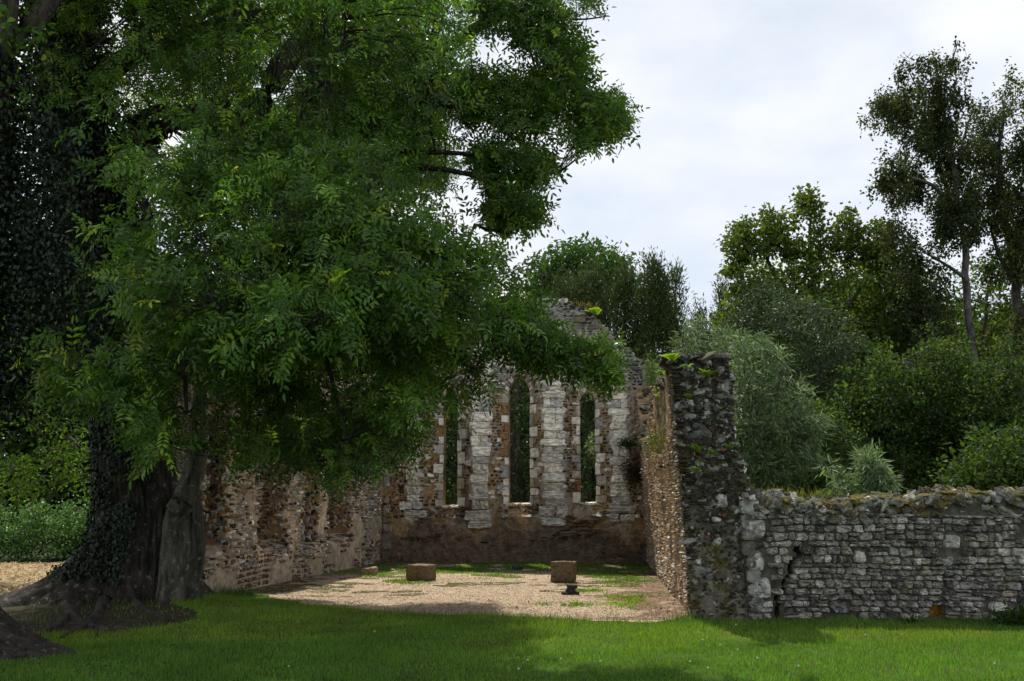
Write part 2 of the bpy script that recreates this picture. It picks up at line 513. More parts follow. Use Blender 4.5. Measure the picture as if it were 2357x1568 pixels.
# ================================================================== 1 back gable wall with three lancets
ROT = rad(-4.9)
UD = np.array([math.cos(ROT), math.sin(ROT), 0])
BC = np.array([0.03, 27.7, 0.0])
BLc = BC - 3.65 * UD; BRc = BC + 3.65 * UD
def bw(x, y):
    """photo point on the back wall plane -> local u, z"""
    d = ray(x, y); o = np.array([0, 0, EYE])
    nrm = np.array([-UD[1], UD[0], 0])
    t = np.dot(BLc - o, nrm) / np.dot(d, nrm)
    p = o + d * t[..., None]
    return np.stack([(p - BLc) @ UD, p[..., 2]], -1)
OUT = bw(*np.array([(860, 1010), (905, 930), (960, 845), (975, 832), (1010, 800), (1055, 765), (1100, 733), (1150, 712), (1200, 695), (1245, 687), (1300, 692), (1330, 708), (1362, 720),
                    (1376, 745), (1405, 768), (1418, 792), (1440, 798), (1462, 822), (1478, 832), (1490, 862), (1500, 890)]).T)
def ztop_b(u):
    return np.interp(u, OUT[:, 0], OUT[:, 1])
WIN = []
for (x0, x1, ys, yspr, yap, e0, e1, eap, espr) in ((1015.6, 1050.7, 1165, 924, 898, 966, 1087, 850, 905), (1167, 1218.7, 1160, 905, 864, 1123, 1252, 822, 885), (1334, 1371, 1158, 924, 899, 1295, 1409, 850, 905)):
    c = (bw(x0, 1000)[0] + bw(x1, 1000)[0]) / 2
    hw = (bw(x1, 1000)[0] - bw(x0, 1000)[0]) / 2
    eL, eR = c - bw(e0, 1000)[0], bw(e1, 1000)[0] - c
    zs, zp, za = bw(x0, ys)[1], bw(x0, yspr)[1], bw(x0, yap)[1]
    WIN.append(dict(c=c, hw=hw, eL=eL, eR=eR, zs=zs, zp=zp, za=za, ezp=bw(x0, espr)[1], eza=bw(x0, eap)[1]))
def arch_hw(z, w, zp, za):
    r_ = za - zp
    Rr = (w * w + r_ * r_) / (2 * w)
    t = np.clip(Rr * Rr - np.clip(z - zp, 0, r_) ** 2, 0, None)
    h_ = np.sqrt(t) - (Rr - w)
    return np.where(z < zp, w, np.where(z > za, 0, np.clip(h_, 0, None)))
def ragged(u, z):
    return 0.018 * (fbm(np.stack([u * 0 + 3.3, z * 6], -1), 8, 2) - .5) * 2
def surf_b(u, z):
    y = np.zeros_like(u)
    for w in WIN:
        du = u - w['c']
        eW = np.where(du < 0, w['eL'], w['eR'])
        e = np.where(z < w['ezp'], eW, arch_hw(z, 1.0, w['ezp'], w['eza']) * eW)
        l = arch_hw(z, w['hw'], w['zp'], w['za'])
        t = np.clip((e - np.abs(du)) / np.maximum(e - l, 0.02), 0, 1)
        t2 = np.clip((z - (w['zs'] - 0.34)) / 0.34, 0, 1)
        y = np.maximum(y, 0.34 * np.minimum(t, t2 ** 0.7))
    # lower render is a skin standing proud with a ragged upper edge
    P = np.stack([u, z], -1)
    edge = 0.95 + 0.45 * (fbm(P * np.array([1.0, 0.6]), 31, 4) - .5) * 2
    y = y - 0.035 * np.clip((edge - z) / 0.05, 0, 1)
    # small square hole at the left
    hc = bw(923, 1127)
    y = y + 0.25 * ((np.abs(u - hc[0]) < 0.075) & (np.abs(z - hc[1]) < 0.10))
    return y
def lancet(u, z, grow=0.0):
    r = np.zeros(np.shape(u), bool)
    for w in WIN:
        l = arch_hw(z, w['hw'] + grow, w['zp'], w['za'] + grow) + (ragged(u, z) if grow == 0 else 0)
        zb = w['zs'] + 0.05 * (fbm(np.stack([u * 7, u * 0], -1), 3, 2) - .5) * 2
        r |= (np.abs(u - w['c']) < l) & (z > zb - grow)
    return r
def solid_b(u, z):
    zt = ztop_b(u) + 0.05 * (noise(np.stack([u * 9, u * 0], -1), 4) - .5)
    return (z < zt) & ~lancet(u, z)
def ragc(u, z, s=3):
    return (fbm(np.stack([u, z], -1) * s, 77, 3) - .5) * 2
SH = [bw(np.array([a, b]), np.array([1000, 1000]))[:, 0] for a, b in ((939, 966), (1087, 1123), (1252, 1295), (1409, 1444))]
def core_col(u, z):
    P = np.stack([u, z], -1)
    n1 = fbm(P * 1.6, 5, 4); n2 = fbm(P * 6, 9, 3)
    och = np.array(OCHRE) * (0.65 + 0.6 * n2)[:, None]
    pla = np.array(PLAST) * (0.6 + 0.8 * n2)[:, None]
    wht = np.array((0.56, 0.53, 0.47)) * (0.6 + 0.6 * n2)[:, None]
    c = och * (1 - 0.45 * (n1 < 0.42)[:, None])
    n3 = fbm(P * 2.3 + 9, 15, 3)
    pw = np.clip((n3 - .52) / .08, 0, 1)[:, None] * .6
    c = c * (1 - pw) + np.array((0.42, 0.36, 0.28)) * (0.6 + .6 * n2)[:, None] * pw
    zz = z + 0.55 * ragc(u, z, 1.5)
    side = (u < 0.75) | (u > 6.55)
    low = np.clip((np.where(side, 0.75, 1.2) - zz) / 0.35, 0, 1)[:, None]
    c = c * (1 - low) + pla * low
    ds = np.full_like(u, 9.0)
    for a, b in SH:
        ds = np.minimum(ds, np.clip(np.maximum(a - u, u - b), 0, 9))
    ws = (np.exp(-ds / .10) * np.clip((fbm(P * 4 + 3, 19, 3) - .36) / .15, 0, 1) * np.clip((z - 1.0) / .2, 0, 1))[:, None]
    c = c * (1 - ws) + np.array((0.60, 0.56, 0.49)) * (0.7 + .5 * n2)[:, None] * ws
    hi = np.clip((zz - 4.75) / 0.3, 0, 1)[:, None]
    c = c * (1 - hi) + wht * 0.7 * hi
    return c
back = empty('gable_wall', BLc, ROT)
tag(back, 'roofless stone gable wall with three tall lancet openings, behind the sunlit gravel court', 'ruined wall', kind='thing')
wb = Wall(surf_b, solid_b)
mb = MB()
wb.slab(mb, -0.05, 7.35, -0.1, 7.6, 0.03, 0.95, core_col, seed=3, amp=0.04)
# ---- rubble between the dressings
r = np.random.default_rng(5)
def shaft_edges(z):
    pass
def in_shaft(u, z):
    q = np.zeros(np.shape(u), bool)
    for a, b in SH:
        q |= (u > a - 0.02) & (u < b + 0.02)
    return q & (z > 1.15) & (z < 4.75)
Q = courses(0.02, 7.28, 1.2, 7.4, (0.055, 0.12), (0.07, 0.19), 0.03, seed=21, jit=0.22)
c = Q.mean(1)
zt = ztop_b(c[:, 0])
ok = ~lancet(c[:, 0], c[:, 1], 0.10) & (c[:, 1] < zt - 0.04) & ~in_shaft(c[:, 0], c[:, 1])
nn = fbm(c * 1.2, 41, 3)
ok &= (nn > 0.34) | (c[:, 1] > 4.8)
Q, c, nn = Q[ok], c[ok], nn[ok]
col = pick(r, len(Q), [(6, IRON), (2, BROWN), (1.2, RUST), (1.0, CREAM), (0.8, GREY)])
hi = c[:, 1] + 0.35 * ragc(c[:, 0], c[:, 1], 1.3) > 4.55
rt = (c[:, 0] > 6.3) & (c[:, 1] > 3.0)
ch = pick(r, len(Q), [(4, GREY), (4, CHALK), (2, (0.16, 0.155, 0.145)), (2, DARK), (1, CREAM)])
col = np.where((hi | rt)[:, None], ch, col)
edge_ = ztop_b(c[:, 0]) - c[:, 1] + .35 * ragc(c[:, 0], c[:, 1], 1.1) < np.where(c[:, 0] > 5.2, .75, .35)
col[edge_] = pick(r, int(edge_.sum()), [(4, DARK), (2, (0.12, 0.115, 0.105)), (1, GREY)])
wb.stones(mb, Q, r.uniform(0.02, 0.055, len(Q)), col, m=4, seed=2, rnd=0.3, wob=0.18)
# ---- larger blocks in the gable head and scattered pale stones
Q = courses(0.1, 7.2, 4.7, 7.4, (0.12, 0.22), (0.18, 0.42), 0.03, seed=22, jit=0.14)
c = Q.mean(1)
ok = ~lancet(c[:, 0], c[:, 1], 0.2) & (c[:, 1] < ztop_b(c[:, 0]) - 0.1) & (r.random(len(Q)) < 0.4)
wb.stones(mb, Q[ok], r.uniform(0.05, 0.10, ok.sum()), pick(r, ok.sum(), [(3, CHALK), (2, GREY), (1, CREAM)]) * np.where(ztop_b(c[ok, 0]) - c[ok, 1] < .6, .45, 1)[:, None], m=5, seed=4, wob=0.15)
Q = courses(0.1, 7.2, 1.2, 4.7, (0.12, 0.2), (0.15, 0.28), 0.03, seed=24, jit=0.2)
c = Q.mean(1)
ok = ~lancet(c[:, 0], c[:, 1], 0.16) & ~in_shaft(c[:, 0], c[:, 1]) & (r.random(len(Q)) < 0.20)
wb.stones(mb, Q[ok], r.uniform(0.05, 0.08, ok.sum()), pick(r, ok.sum(), [(3, CHALK), (2, GREY), (2, CREAM), (1, RUST)]), m=5, seed=4, wob=0.2, rnd=0.3)
# ---- thin layered stones exposed in the lower render
Q = courses(0.5, 7.0, 0.62, 1.5, (0.035, 0.07), (0.15, 0.42), 0.012, seed=25, jit=0.2, wav=0.05)
c = Q.mean(1)
ok = fbm(c * np.array([0.9, 2.0]), 52, 3) > 0.5
wb.stones(mb, Q[ok], r.uniform(0.03, 0.075, ok.sum()), pick(r, ok.sum(), [(3, PLAST), (2, BROWN), (2, DARK), (2, (0.27, 0.20, 0.13))]), m=4, seed=6, wob=0.2)
Q = courses(0.2, 7.2, 0.0, 0.7, (0.05, 0.1), (0.12, 0.35), 0.02, seed=26, jit=0.2, wav=0.05)
c = Q.mean(1)
ok = fbm(c * np.array([0.9, 2.0]), 57, 3) > 0.6
wb.stones(mb, Q[ok], r.uniform(0.01, 0.03, ok.sum()), pick(r, ok.sum(), [(3, PLAST), (1, DARK), (1, BROWN)]), m=4, seed=7, wob=0.2)
mb.build('wall_core', M_RUB, back)
# ---- white shafts between the openings
for k, (a, b) in enumerate(SH):
    mb = MB()
    rr = np.random.default_rng(60 + k)
    z0_ = (1.22, .92, 1.0, 1.1)[k]; z = z0_; Qs = []; i = 0
    top = min(4.55, ztop_b((a + b) / 2) - 0.4)
    while z < top:
        hh = rr.uniform(0.17, 0.30)
        wl = rr.uniform(0.0, 0.12) if i % 2 else rr.uniform(-0.02, 0.03)
        wr = rr.uniform(0.0, 0.12) if rr.random() < .5 else rr.uniform(-0.02, 0.03)
        if z < z0_ + .27:
            wl += 0.10; wr += 0.10
        A_, B_ = a - wl, b + wr
        if rr.random() < 0.4:
            mid = A_ + (B_ - A_) * rr.uniform(.35, .65)
            Qs.append([(A_, z), (mid, z), (mid, z + hh), (A_, z + hh)]); Qs.append([(mid, z), (B_, z), (B_, z + hh), (mid, z + hh)])
        else:
            Qs.append([(A_, z), (B_, z), (B_, z + hh), (A_, z + hh)])
        z += hh; i += 1
    Qs = np.array(Qs)
    Qs += rr.uniform(-.014, .014, Qs.shape)
    wob = Wall(lambda u, z: surf_b(u, z) * 0.4, None)
    cc = pick(rr, len(Qs), [(6, CHALK), (.8, (0.5, 0.49, 0.46)), (1, (0.62, 0.56, 0.44))]) * .8 + .2 * np.array(CHALK)
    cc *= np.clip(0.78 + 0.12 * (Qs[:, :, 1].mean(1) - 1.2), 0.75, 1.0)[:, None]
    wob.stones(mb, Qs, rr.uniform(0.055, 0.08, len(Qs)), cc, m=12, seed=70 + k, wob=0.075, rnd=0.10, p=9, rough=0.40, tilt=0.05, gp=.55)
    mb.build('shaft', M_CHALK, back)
# ---- dressings round each opening, and the wider arch stones above
for k, w in enumerate(WIN):
    mb = MB(); rr = np.random.default_rng(80 + k)
    for sd in (-1, 1):
        z = w['zs'] - 0.02; i = rr.integers(2); Qs = []; cs = []
        while z < w['zp'] - 0.05:
            hh = min(rr.uniform(0.20, 0.36), w['zp'] - z)
            ww = rr.uniform(0.20, 0.30) if i % 2 else rr.uniform(0.10, 0.15)
            ww = min(ww, (w['eL'] if sd < 0 else w['eR']) - w['hw'] - 0.03)
            u0 = w['c'] + sd * (w['hw'] - 0.015 + rr.uniform(-0.012, 0.012)); u1 = u0 + sd * ww
            a_, b_ = min(u0, u1), max(u0, u1)
            Qs.append([(a_, z + .006), (b_, z + .006), (b_, z + hh - .006), (a_, z + hh - .006)])
            t = rr.random()
            cs.append(CHALK if t < .45 else (0.47, 0.45, 0.40) if t < .65 else GREY if t < .78 else CREAM if t < .9 else RUST)
            z += hh; i += 1
        wb.stones(mb, np.array(Qs), rr.uniform(0.03, 0.06, len(Qs)), np.array(cs), m=7, seed=90 + k * 2 + sd, wob=0.05, rnd=0.05, p=12, rough=0.18, tilt=0.1, gp=.5)
        # reveal of the jamb (stones return into the opening)
        z = w['zs']; Qs = []
        fw = Wall(lambda u, z: 0 * u, None)
        # arch stones of the lancet head
        n_ = 5
        zz = np.linspace(w['zp'] - 0.03, w['za'] - 0.0, n_ + 1)
        Qa = []
        for j in range(n_):
            x0 = arch_hw(zz[j], w['hw'], w['zp'], w['za']) - .01; x1 = arch_hw(zz[j + 1], w['hw'], w['zp'], w['za']) - .01
            g0, g1 = 0.10 + 0.03 * rr.random(), 0.10 + 0.03 * rr.random()
            o0 = (x0 + g0 * 0.95, zz[j] + 0.04 + 0.10 * j / n_); o1 = (x1 + g1 * (0.9 - .4 * (j + 1) / n_), zz[j + 1] + 0.04 + 0.10 * (j + 1) / n_)
            pts = [(w['c'] + sd * x0, zz[j]), (w['c'] + sd * o0[0], o0[1]), (w['c'] + sd * o1[0], o1[1]), (w['c'] + sd * x1, zz[j + 1])]
            Qa.append(pts if sd > 0 else [pts[1], pts[0], pts[3], pts[2]])
        wb.stones(mb, np.array(Qa), 0.05, pick(rr, n_, [(2, CREAM), (2, (0.30, 0.25, 0.2)), (1, CHALK)]), m=6, seed=95 + k, wob=0.05, rnd=0.05, p=9, rough=0.12, tilt=0.1)
        # big pale springers of the wide arch
        n_ = 5
        eW = w['eL'] if sd < 0 else w['eR']
        zz = np.linspace(w['ezp'] - 0.1, w['eza'] + 0.02, n_ + 1)
        Qa = []
        for j in range(n_):
            f0, f1 = arch_hw(zz[j], 1.0, w['ezp'], w['eza']) * eW, arch_hw(zz[j + 1], 1.0, w['ezp'], w['eza']) * eW
            g0 = 0.19 + .05 * rr.random()
            pts = [(w['c'] + sd * f0, zz[j]), (w['c'] + sd * (f0 + g0), zz[j] + .05 + .12 * j / n_), (w['c'] + sd * (f1 + g0 * (1 - .5 * (j + 1) / n_)), zz[j + 1] + .05 + .12 * (j + 1) / n_), (w['c'] + sd * f1, zz[j + 1])]
            Qa.append(pts if sd > 0 else [pts[1], pts[0], pts[3], pts[2]])
        wb.stones(mb, np.array(Qa), rr.uniform(0.05, 0.10, n_), pick(rr, n_, [(4, CHALK), (1, CREAM)]), m=7, seed=99 + k, wob=0.10, rnd=0.10, p=8, rough=0.2, tilt=0.2)
    mb.build('window_surround', M_CHALK, back)
    # sill: broken pale slab in the thickness of the wall
    mb = MB()
    n_ = 7
    xs = np.linspace(w['c'] - w['hw'], w['c'] + w['hw'], n_)
    P = np.stack([xs, 0.36 + 0.0 * xs, w['zs'] - 0.02 + 0 * xs], -1)
    lumps(mb, P, np.stack([np.full(n_, w['hw'] / n_ * 1.5), np.full(n_, 0.13), rr.uniform(.03, .05, n_)], -1), pick(rr, n_, [(3, CHALK), (1, CREAM)]), seed=k, tilt=0.08, box=.7)
    P = P + np.array([0, 0.33, 0.0])
    lumps(mb, P, np.stack([np.full(n_, w['hw'] / n_ * 1.6), np.full(n_, 0.22), rr.uniform(.03, .05, n_)], -1), pick(rr, n_, [(2, CHALK), (1, CREAM)]), seed=k + 9, tilt=0.05, box=.7)
    mb.build('sill', M_CHALK, back)
# ---- corner quoins left and right
rr = np.random.default_rng(140)
for ub, sd, zt_ in ((0.03, 1, 4.4), (7.27, -1, 4.2)):
    mb = MB(); Qs = []; cs = []
    z = 0.05; i = 0
    while z < zt_:
        hh = rr.uniform(0.18, 0.34); ww = rr.uniform(0.2, 0.34) if i % 2 else rr.uniform(.12, .18)
        if rr.random() < .8:
            a_, b_ = sorted((ub, ub + sd * ww))
            Qs.append([(a_, z + .008), (b_, z + .008), (b_, z + hh - .008), (a_, z + hh - .008)])
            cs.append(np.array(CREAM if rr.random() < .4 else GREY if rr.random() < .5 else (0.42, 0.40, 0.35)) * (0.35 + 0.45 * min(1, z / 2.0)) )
        z += hh; i += 1
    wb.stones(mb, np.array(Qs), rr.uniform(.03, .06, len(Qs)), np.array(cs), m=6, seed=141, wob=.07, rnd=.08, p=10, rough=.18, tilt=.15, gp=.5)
    mb.build('quoin_stones', M_CHALK, back)
# ---- turf and loose stones along the wall head
mb = MB(); rr = np.random.default_rng(150)
n_ = 330
u = rr.uniform(0.1, 7.25, n_); y = rr.uniform(0.0, 0.9, n_)
P = np.stack([u, y, ztop_b(u) - 0.02], -1)
cl = pick(rr, n_, [(2, GREY), (2, DARK), (2, (0.15, 0.14, 0.13)), (1, CHALK)])
lumps(mb, P, np.stack([rr.uniform(.05, .14, n_), rr.uniform(.06, .12, n_), rr.uniform(.03, .08, n_)], -1), cl, seed=151, sub=2, amp=.7)
mb.build('wall_head', M_CAP, back)
# ---- lead flashing
p0, p1 = bw(1330, 800), bw(1422, 795)
mb = MB()
n_ = 9
us = np.linspace(p0[0], p1[0], n_); zs_ = np.linspace(p0[1], p1[1], n_) + 0.012 * rr.normal(size=n_)
V = []
for i in range(n_):
    for (dy, dz) in ((-0.17, -0.05), (-0.165, 0.0), (-0.10, 0.035), (0.25, 0.06), (0.25, 0.045), (-0.10, 0.015), (-0.15, -0.01), (-0.155, -0.05)):
        V.append((us[i], dy, zs_[i] + dz * (1 + .15 * rr.normal())))
Qf = [[i * 8 + j, i * 8 + (j + 1) % 8, (i + 1) * 8 + (j + 1) % 8, (i + 1) * 8 + j] for i in range(n_ - 1) for j in range(8)]
mb.add(V, Qf, col=(0.55, 0.57, 0.6))
tag(mb.build('lead_flashing', M_LEAD, back), 'pale grey lead sheet laid on the stepped slope')

# ================================================================== 2 left side wall with recesses
LB = np.array([-3.63, 28.0, 0]); LA = np.array([-5.42, 16.0, 0])
LL = float(np.linalg.norm(LB - LA))
ang = math.atan2(LB[1] - LA[1], LB[0] - LA[0])
# recesses along the wall (from near end): u0,u1
def lw_u(x):
    """photo x on the foot of the left wall -> metres from its near end"""
    a = (x - CX) / F
    # ray in plan: X = a * (Y*CT - EYE*ST)
    d = (LB - LA) / LL
    # X=LAx+d0 t, Y=LAy+d1 t
    return ((a * (LA[1] * CT - EYE * ST) - LA[0]) / (d[0] - a * d[1] * CT))
REC = [(lw_u(455), lw_u(513)), (lw_u(588), lw_u(655)), (lw_u(692), lw_u(724)), (lw_u(750), lw_u(802))]
def surf_l(u, z):
    y = np.zeros_like(u)
    P = np.stack([u, z], -1)
    for i, (a, b) in enumerate(REC):
        e = 0.06 * (fbm(np.stack([z * 3, z * 0 + i], -1), 61, 2) - .5) * 2
        t = np.clip((u - a - e) / 0.10, 0, 1) * np.clip((b + e - u) / 0.10, 0, 1)
        t2 = np.clip((z - (0.72 + 0.3 * (fbm(np.stack([u * 2, u * 0], -1), 66, 2) - .5))) / 0.12, 0, 1)
        y = np.maximum(y, 0.42 * t * t2)
    return y + 0.05 * (fbm(P * 1.1, 63, 3) - .5)
def ztop_l(u):
    return 4.2 + 0.9 * np.clip((u - 8) / 3.5, 0, 1) + 0.7 * (fbm(np.stack([u * .8, u * 0], -1), 65, 3) - .5)
def solid_l(u, z):
    return z < ztop_l(u)
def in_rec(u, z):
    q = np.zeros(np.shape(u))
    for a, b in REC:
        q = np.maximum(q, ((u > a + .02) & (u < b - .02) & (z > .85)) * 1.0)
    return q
def col_l(u, z):
    P = np.stack([u, z], -1)
    n2 = fbm(P * 5, 67, 3)
    n1 = fbm(P * 1.4, 68, 3)
    c = np.array((0.58, 0.45, 0.31)) * (0.5 + 0.8 * n2)[:, None]
    d_ = np.array((0.22, 0.185, 0.15)) * (0.6 + 0.8 * n2)[:, None]
    k = np.clip((n1 - 0.46) / 0.1, 0, 1)[:, None]
    c = c * (1 - k) + d_ * k
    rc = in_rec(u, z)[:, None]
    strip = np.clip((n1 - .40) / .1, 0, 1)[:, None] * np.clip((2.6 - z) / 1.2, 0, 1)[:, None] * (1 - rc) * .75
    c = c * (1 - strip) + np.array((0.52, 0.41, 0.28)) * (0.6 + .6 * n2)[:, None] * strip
    return c * (1 - rc) + np.array((0.24, 0.15, 0.08)) * (0.5 + .8 * n2)[:, None] * rc  # darker mortar in the recesses, partly painting in the depth shade they lack
left = empty('side_wall', LA, ang)
tag(left, 'left rubble side wall with shallow dark recesses, running back from the ash trunk', 'ruined wall', kind='thing')
wl = Wall(surf_l, solid_l)
mb = MB(); r = np.random.default_rng(200)
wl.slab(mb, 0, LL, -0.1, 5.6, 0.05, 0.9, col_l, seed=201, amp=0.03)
Q = courses(0.05, LL - .05, 0.4, 5.3, (0.045, 0.11), (0.06, 0.17), 0.02, seed=202, jit=.22, wav=.04)
c = Q.mean(1)
ok = (c[:, 1] < ztop_l(c[:, 0]) - .05) & ((fbm(c * 1.3, 203, 3) + 0.05 * c[:, 1]) > 0.47)
slope = np.abs(surf_l(c[:, 0] + .05, c[:, 1]) - surf_l(c[:, 0] - .05, c[:, 1])) > .07
ok &= ~slope
Q, c = Q[ok], c[ok]
col = pick(r, len(Q), [(2, IRON), (3, (0.3, 0.27, 0.23)), (3, GREY), (1, RUST), (2, CREAM), (2, CHALK), (1, (0.24, 0.17, 0.11))])
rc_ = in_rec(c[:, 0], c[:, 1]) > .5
col[rc_] = pick(r, int(rc_.sum()), [(5, IRON), (3, DARK), (2, BROWN), (1.5, RUST), (.6, GREY)])  # ironstone in the recesses, its dark mix also standing in for recess shade
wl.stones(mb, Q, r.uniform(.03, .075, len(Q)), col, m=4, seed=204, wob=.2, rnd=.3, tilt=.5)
Q = courses(0.05, LL - .05, 0.0, 0.9, (0.06, 0.13), (0.10, 0.26), 0.025, seed=205, jit=.2, wav=.04)
c = Q.mean(1); ok = fbm(c * 1.0, 206, 3) > 0.55
wl.stones(mb, Q[ok], r.uniform(.02, .05, ok.sum()), pick(r, ok.sum(), [(2, BROWN), (2, PLAST), (1, GREY)]), m=4, seed=207, wob=.2, rnd=.3)
jp, js = [], []
for a, b in REC:
    for e_ in (a + .02, b - .02):
        n_ = 420
        z = r.uniform(.75, 4.6, n_); u = e_ + r.normal(0, .03, n_)
        yy = surf_l(u, z) * 0 + r.uniform(-.02, .42, n_)
        u = e_ + (yy - .2) * (.2 if e_ < (a + b) / 2 else -.2)
        jp.append(np.stack([u, yy, z], -1)); js.append(np.stack([np.full(n_, .035), r.uniform(.04, .09, n_), r.uniform(.02, .05, n_)], -1))
jp, js = np.concatenate(jp), np.concatenate(js)
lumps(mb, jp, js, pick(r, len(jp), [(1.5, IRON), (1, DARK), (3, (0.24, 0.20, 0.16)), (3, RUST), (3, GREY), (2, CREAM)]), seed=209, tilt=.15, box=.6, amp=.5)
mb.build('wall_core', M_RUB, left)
mb = MB(); n_ = 420
u = r.uniform(0, LL, n_)
P = np.stack([u, r.uniform(0, .85, n_), ztop_l(u) - .02], -1)
lumps(mb, P, np.stack([r.uniform(.06, .15, n_), r.uniform(.06, .12, n_), r.uniform(.03, .09, n_)], -1), pick(r, n_, [(2, GREY), (2, DARK), (2, BROWN)]), seed=208, amp=.7)
mb.build('wall_head', M_CAP, left)

# ================================================================== 3 right side wall, ending in a tall broken pier
RLEN = 12.95
RANG = math.atan2(-math.cos(ROT), math.sin(ROT))       # local x runs from the back corner towards the viewer
def ztop_r(u):
    z = np.interp(u, [0, 0.6, 1.3, 2.6, 4.4, 7.2, 8.6, 12.0, 13.1], [4.9, 4.3, 3.2, 3.0, 3.1, 3.6, 3.75, 3.7, 3.62])
    return z + 0.28 * (fbm(np.stack([u * 2.2, u * 0], -1), 71, 3) - .5)
RREC = [(4.6, 5.5), (8.3, 9.1)]
def surf_r(u, z):
    y = -0.050 * np.clip(z, 0, 4)
    for a, b in RREC:
        e = 0.05 * (fbm(np.stack([z * 3, z * 0], -1), 73, 2) - .5) * 2
        t = np.clip((u - a - e) / .08, 0, 1) * np.clip((b + e - u) / .08, 0, 1) * np.clip((z - 1.0) / .1, 0, 1)
        y = np.maximum(y, y + 0.35 * t)
    P = np.stack([u, z], -1)
    return y + 0.05 * (fbm(P * np.array([1.1, 1.1]), 74, 3) - .5)
def col_r(u, z):
    P = np.stack([u, z], -1)
    n2 = fbm(P * 5, 77, 3); n1 = fbm(P * 1.2, 78, 3)
    c = np.array((0.46, 0.33, 0.19)) * (0.55 + 0.8 * n2)[:, None]
    g = np.array((0.22, 0.2, 0.17)) * (0.5 + 0.8 * n2)[:, None]
    k = np.clip((n1 - 0.5) / 0.1, 0, 1)[:, None] * 0.8
    return c * (1 - k) + g * k
right = empty('side_wall', BRc, RANG)
tag(right, 'right side wall with sunlit inner face, ending in a tall fern-grown pier of dark rubble', 'ruined wall', kind='thing')
wr = Wall(surf_r, lambda u, z: z < ztop_r(u))
mb = MB(); r = np.random.default_rng(210)
wr.slab(mb, 0, RLEN - 0.12, -0.1, 5.4, 0.05, 0.42, col_r, seed=211, amp=.03)
Q = courses(0.05, RLEN - .02, 0.05, 5.0, (0.03, 0.08), (0.07, 0.2), 0.015, seed=212, jit=.2, wav=.04)
c = Q.mean(1)
ok = (c[:, 1] < ztop_r(c[:, 0]) - .04) & (fbm(c * 1.0, 213, 3) > 0.38)
Q, c = Q[ok], c[ok]
col = pick(r, len(Q), [(4, (0.44, 0.31, 0.17)), (3, (0.38, 0.32, 0.25)), (1, GREY), (1, RUST), (2, CREAM), (1, CHALK), (.6, IRON)])
wr.stones(mb, Q, r.uniform(.02, .06, len(Q)), col, m=4, seed=214, wob=.2, rnd=.25, tilt=.5)
mb.build('wall_core', M_RUB, right)
mb = MB(); n_ = 420
u = r.uniform(0, RLEN - .2, n_)
P = np.stack([u, r.uniform(-.15, .40, n_), ztop_r(u) - .02], -1)
lumps(mb, P, np.stack([r.uniform(.06, .15, n_), r.uniform(.06, .12, n_), r.uniform(.03, .09, n_)], -1), pick(r, n_, [(2, GREY), (2, DARK), (2, BROWN)]), seed=218, amp=.7)
mb.build('wall_head', M_CAP, right)
# ---- pier: the broken end of the wall, in the wall's own frame (end face looks along +x)
# width coordinate v runs from the inner face (y = -0.2 at the top) to the outer batter
def pier_span(z):
    l_ = -0.050 * np.clip(z, 0, 4) - 0.02 + 0.03 * (fbm(np.stack([z * 4, z * 0], -1), 81, 2) - .5)
    r_ = np.interp(z, [0, .5, 1.2, 1.75, 2.0, 2.5, 3.8], [1.00, 0.93, 0.87, 0.84, 0.78, 0.68, 0.62]) + 0.06 * (fbm(np.stack([z * 4, z * 0 + 9], -1), 82, 2) - .5)
    return l_, r_
def pier_face(v, z):
    """outward bulge (local +x) of the end face"""
    P = np.stack([v, z], -1)
    return 0.14 * (fbm(P * 2.2, 83, 3) - .5) + 0.10 * np.clip((0.9 - z) / 0.9, 0, 1)
mb = MB()
nz_, nv = 110, 30
zz = np.linspace(-0.08, 3.78, nz_ + 1); tt = np.linspace(0, 1, nv + 1)
Zg, Tg = np.meshgrid(zz, tt, indexing='ij')
l_, r_ = pier_span(Zg)
Vv = l_ + (r_ - l_) * Tg
zc = Zg - 0.18 * np.abs(Tg - .5) ** 2 * (Zg / 3.7) ** 6
fr = RLEN + 0.0 + pier_face(Vv, Zg) + 0.05 * (fbm(np.stack([Vv, Zg], -1) * 9, 84, 3) - .5)
frm = np.stack([fr, Vv, zc], -1).reshape(-1, 3)
bk = np.stack([np.full_like(fr, RLEN - 1.3), Vv, zc], -1).reshape(-1, 3)
id_ = np.arange(frm.shape[0]).reshape(nz_ + 1, nv + 1); n = id_.size
Qp = [np.stack([id_[:-1, :-1], id_[:-1, 1:], id_[1:, 1:], id_[1:, :-1]], -1).reshape(-1, 4)]
Qp.append(Qp[0][:, ::-1] + n)
for e in (id_[:, 0], id_[:, -1], id_[0, :], id_[-1, :]):
    Qp.append(np.stack([e[:-1], e[1:], e[1:] + n, e[:-1] + n], -1))
nzz = fbm(np.stack([Vv, Zg], -1) * 3, 85, 3).reshape(-1, 1)
low = np.clip((1.55 - Zg.reshape(-1, 1) + 0.5 * (nzz - .5)) / 0.3, 0, 1)
cp = np.array((0.05, 0.045, 0.038)) * (1 - low) + np.array((0.17, 0.15, 0.115)) * (0.6 + .7 * nzz) * low
mb.add(np.concatenate([frm, bk]), np.concatenate(Qp), col=np.concatenate([cp, cp]))
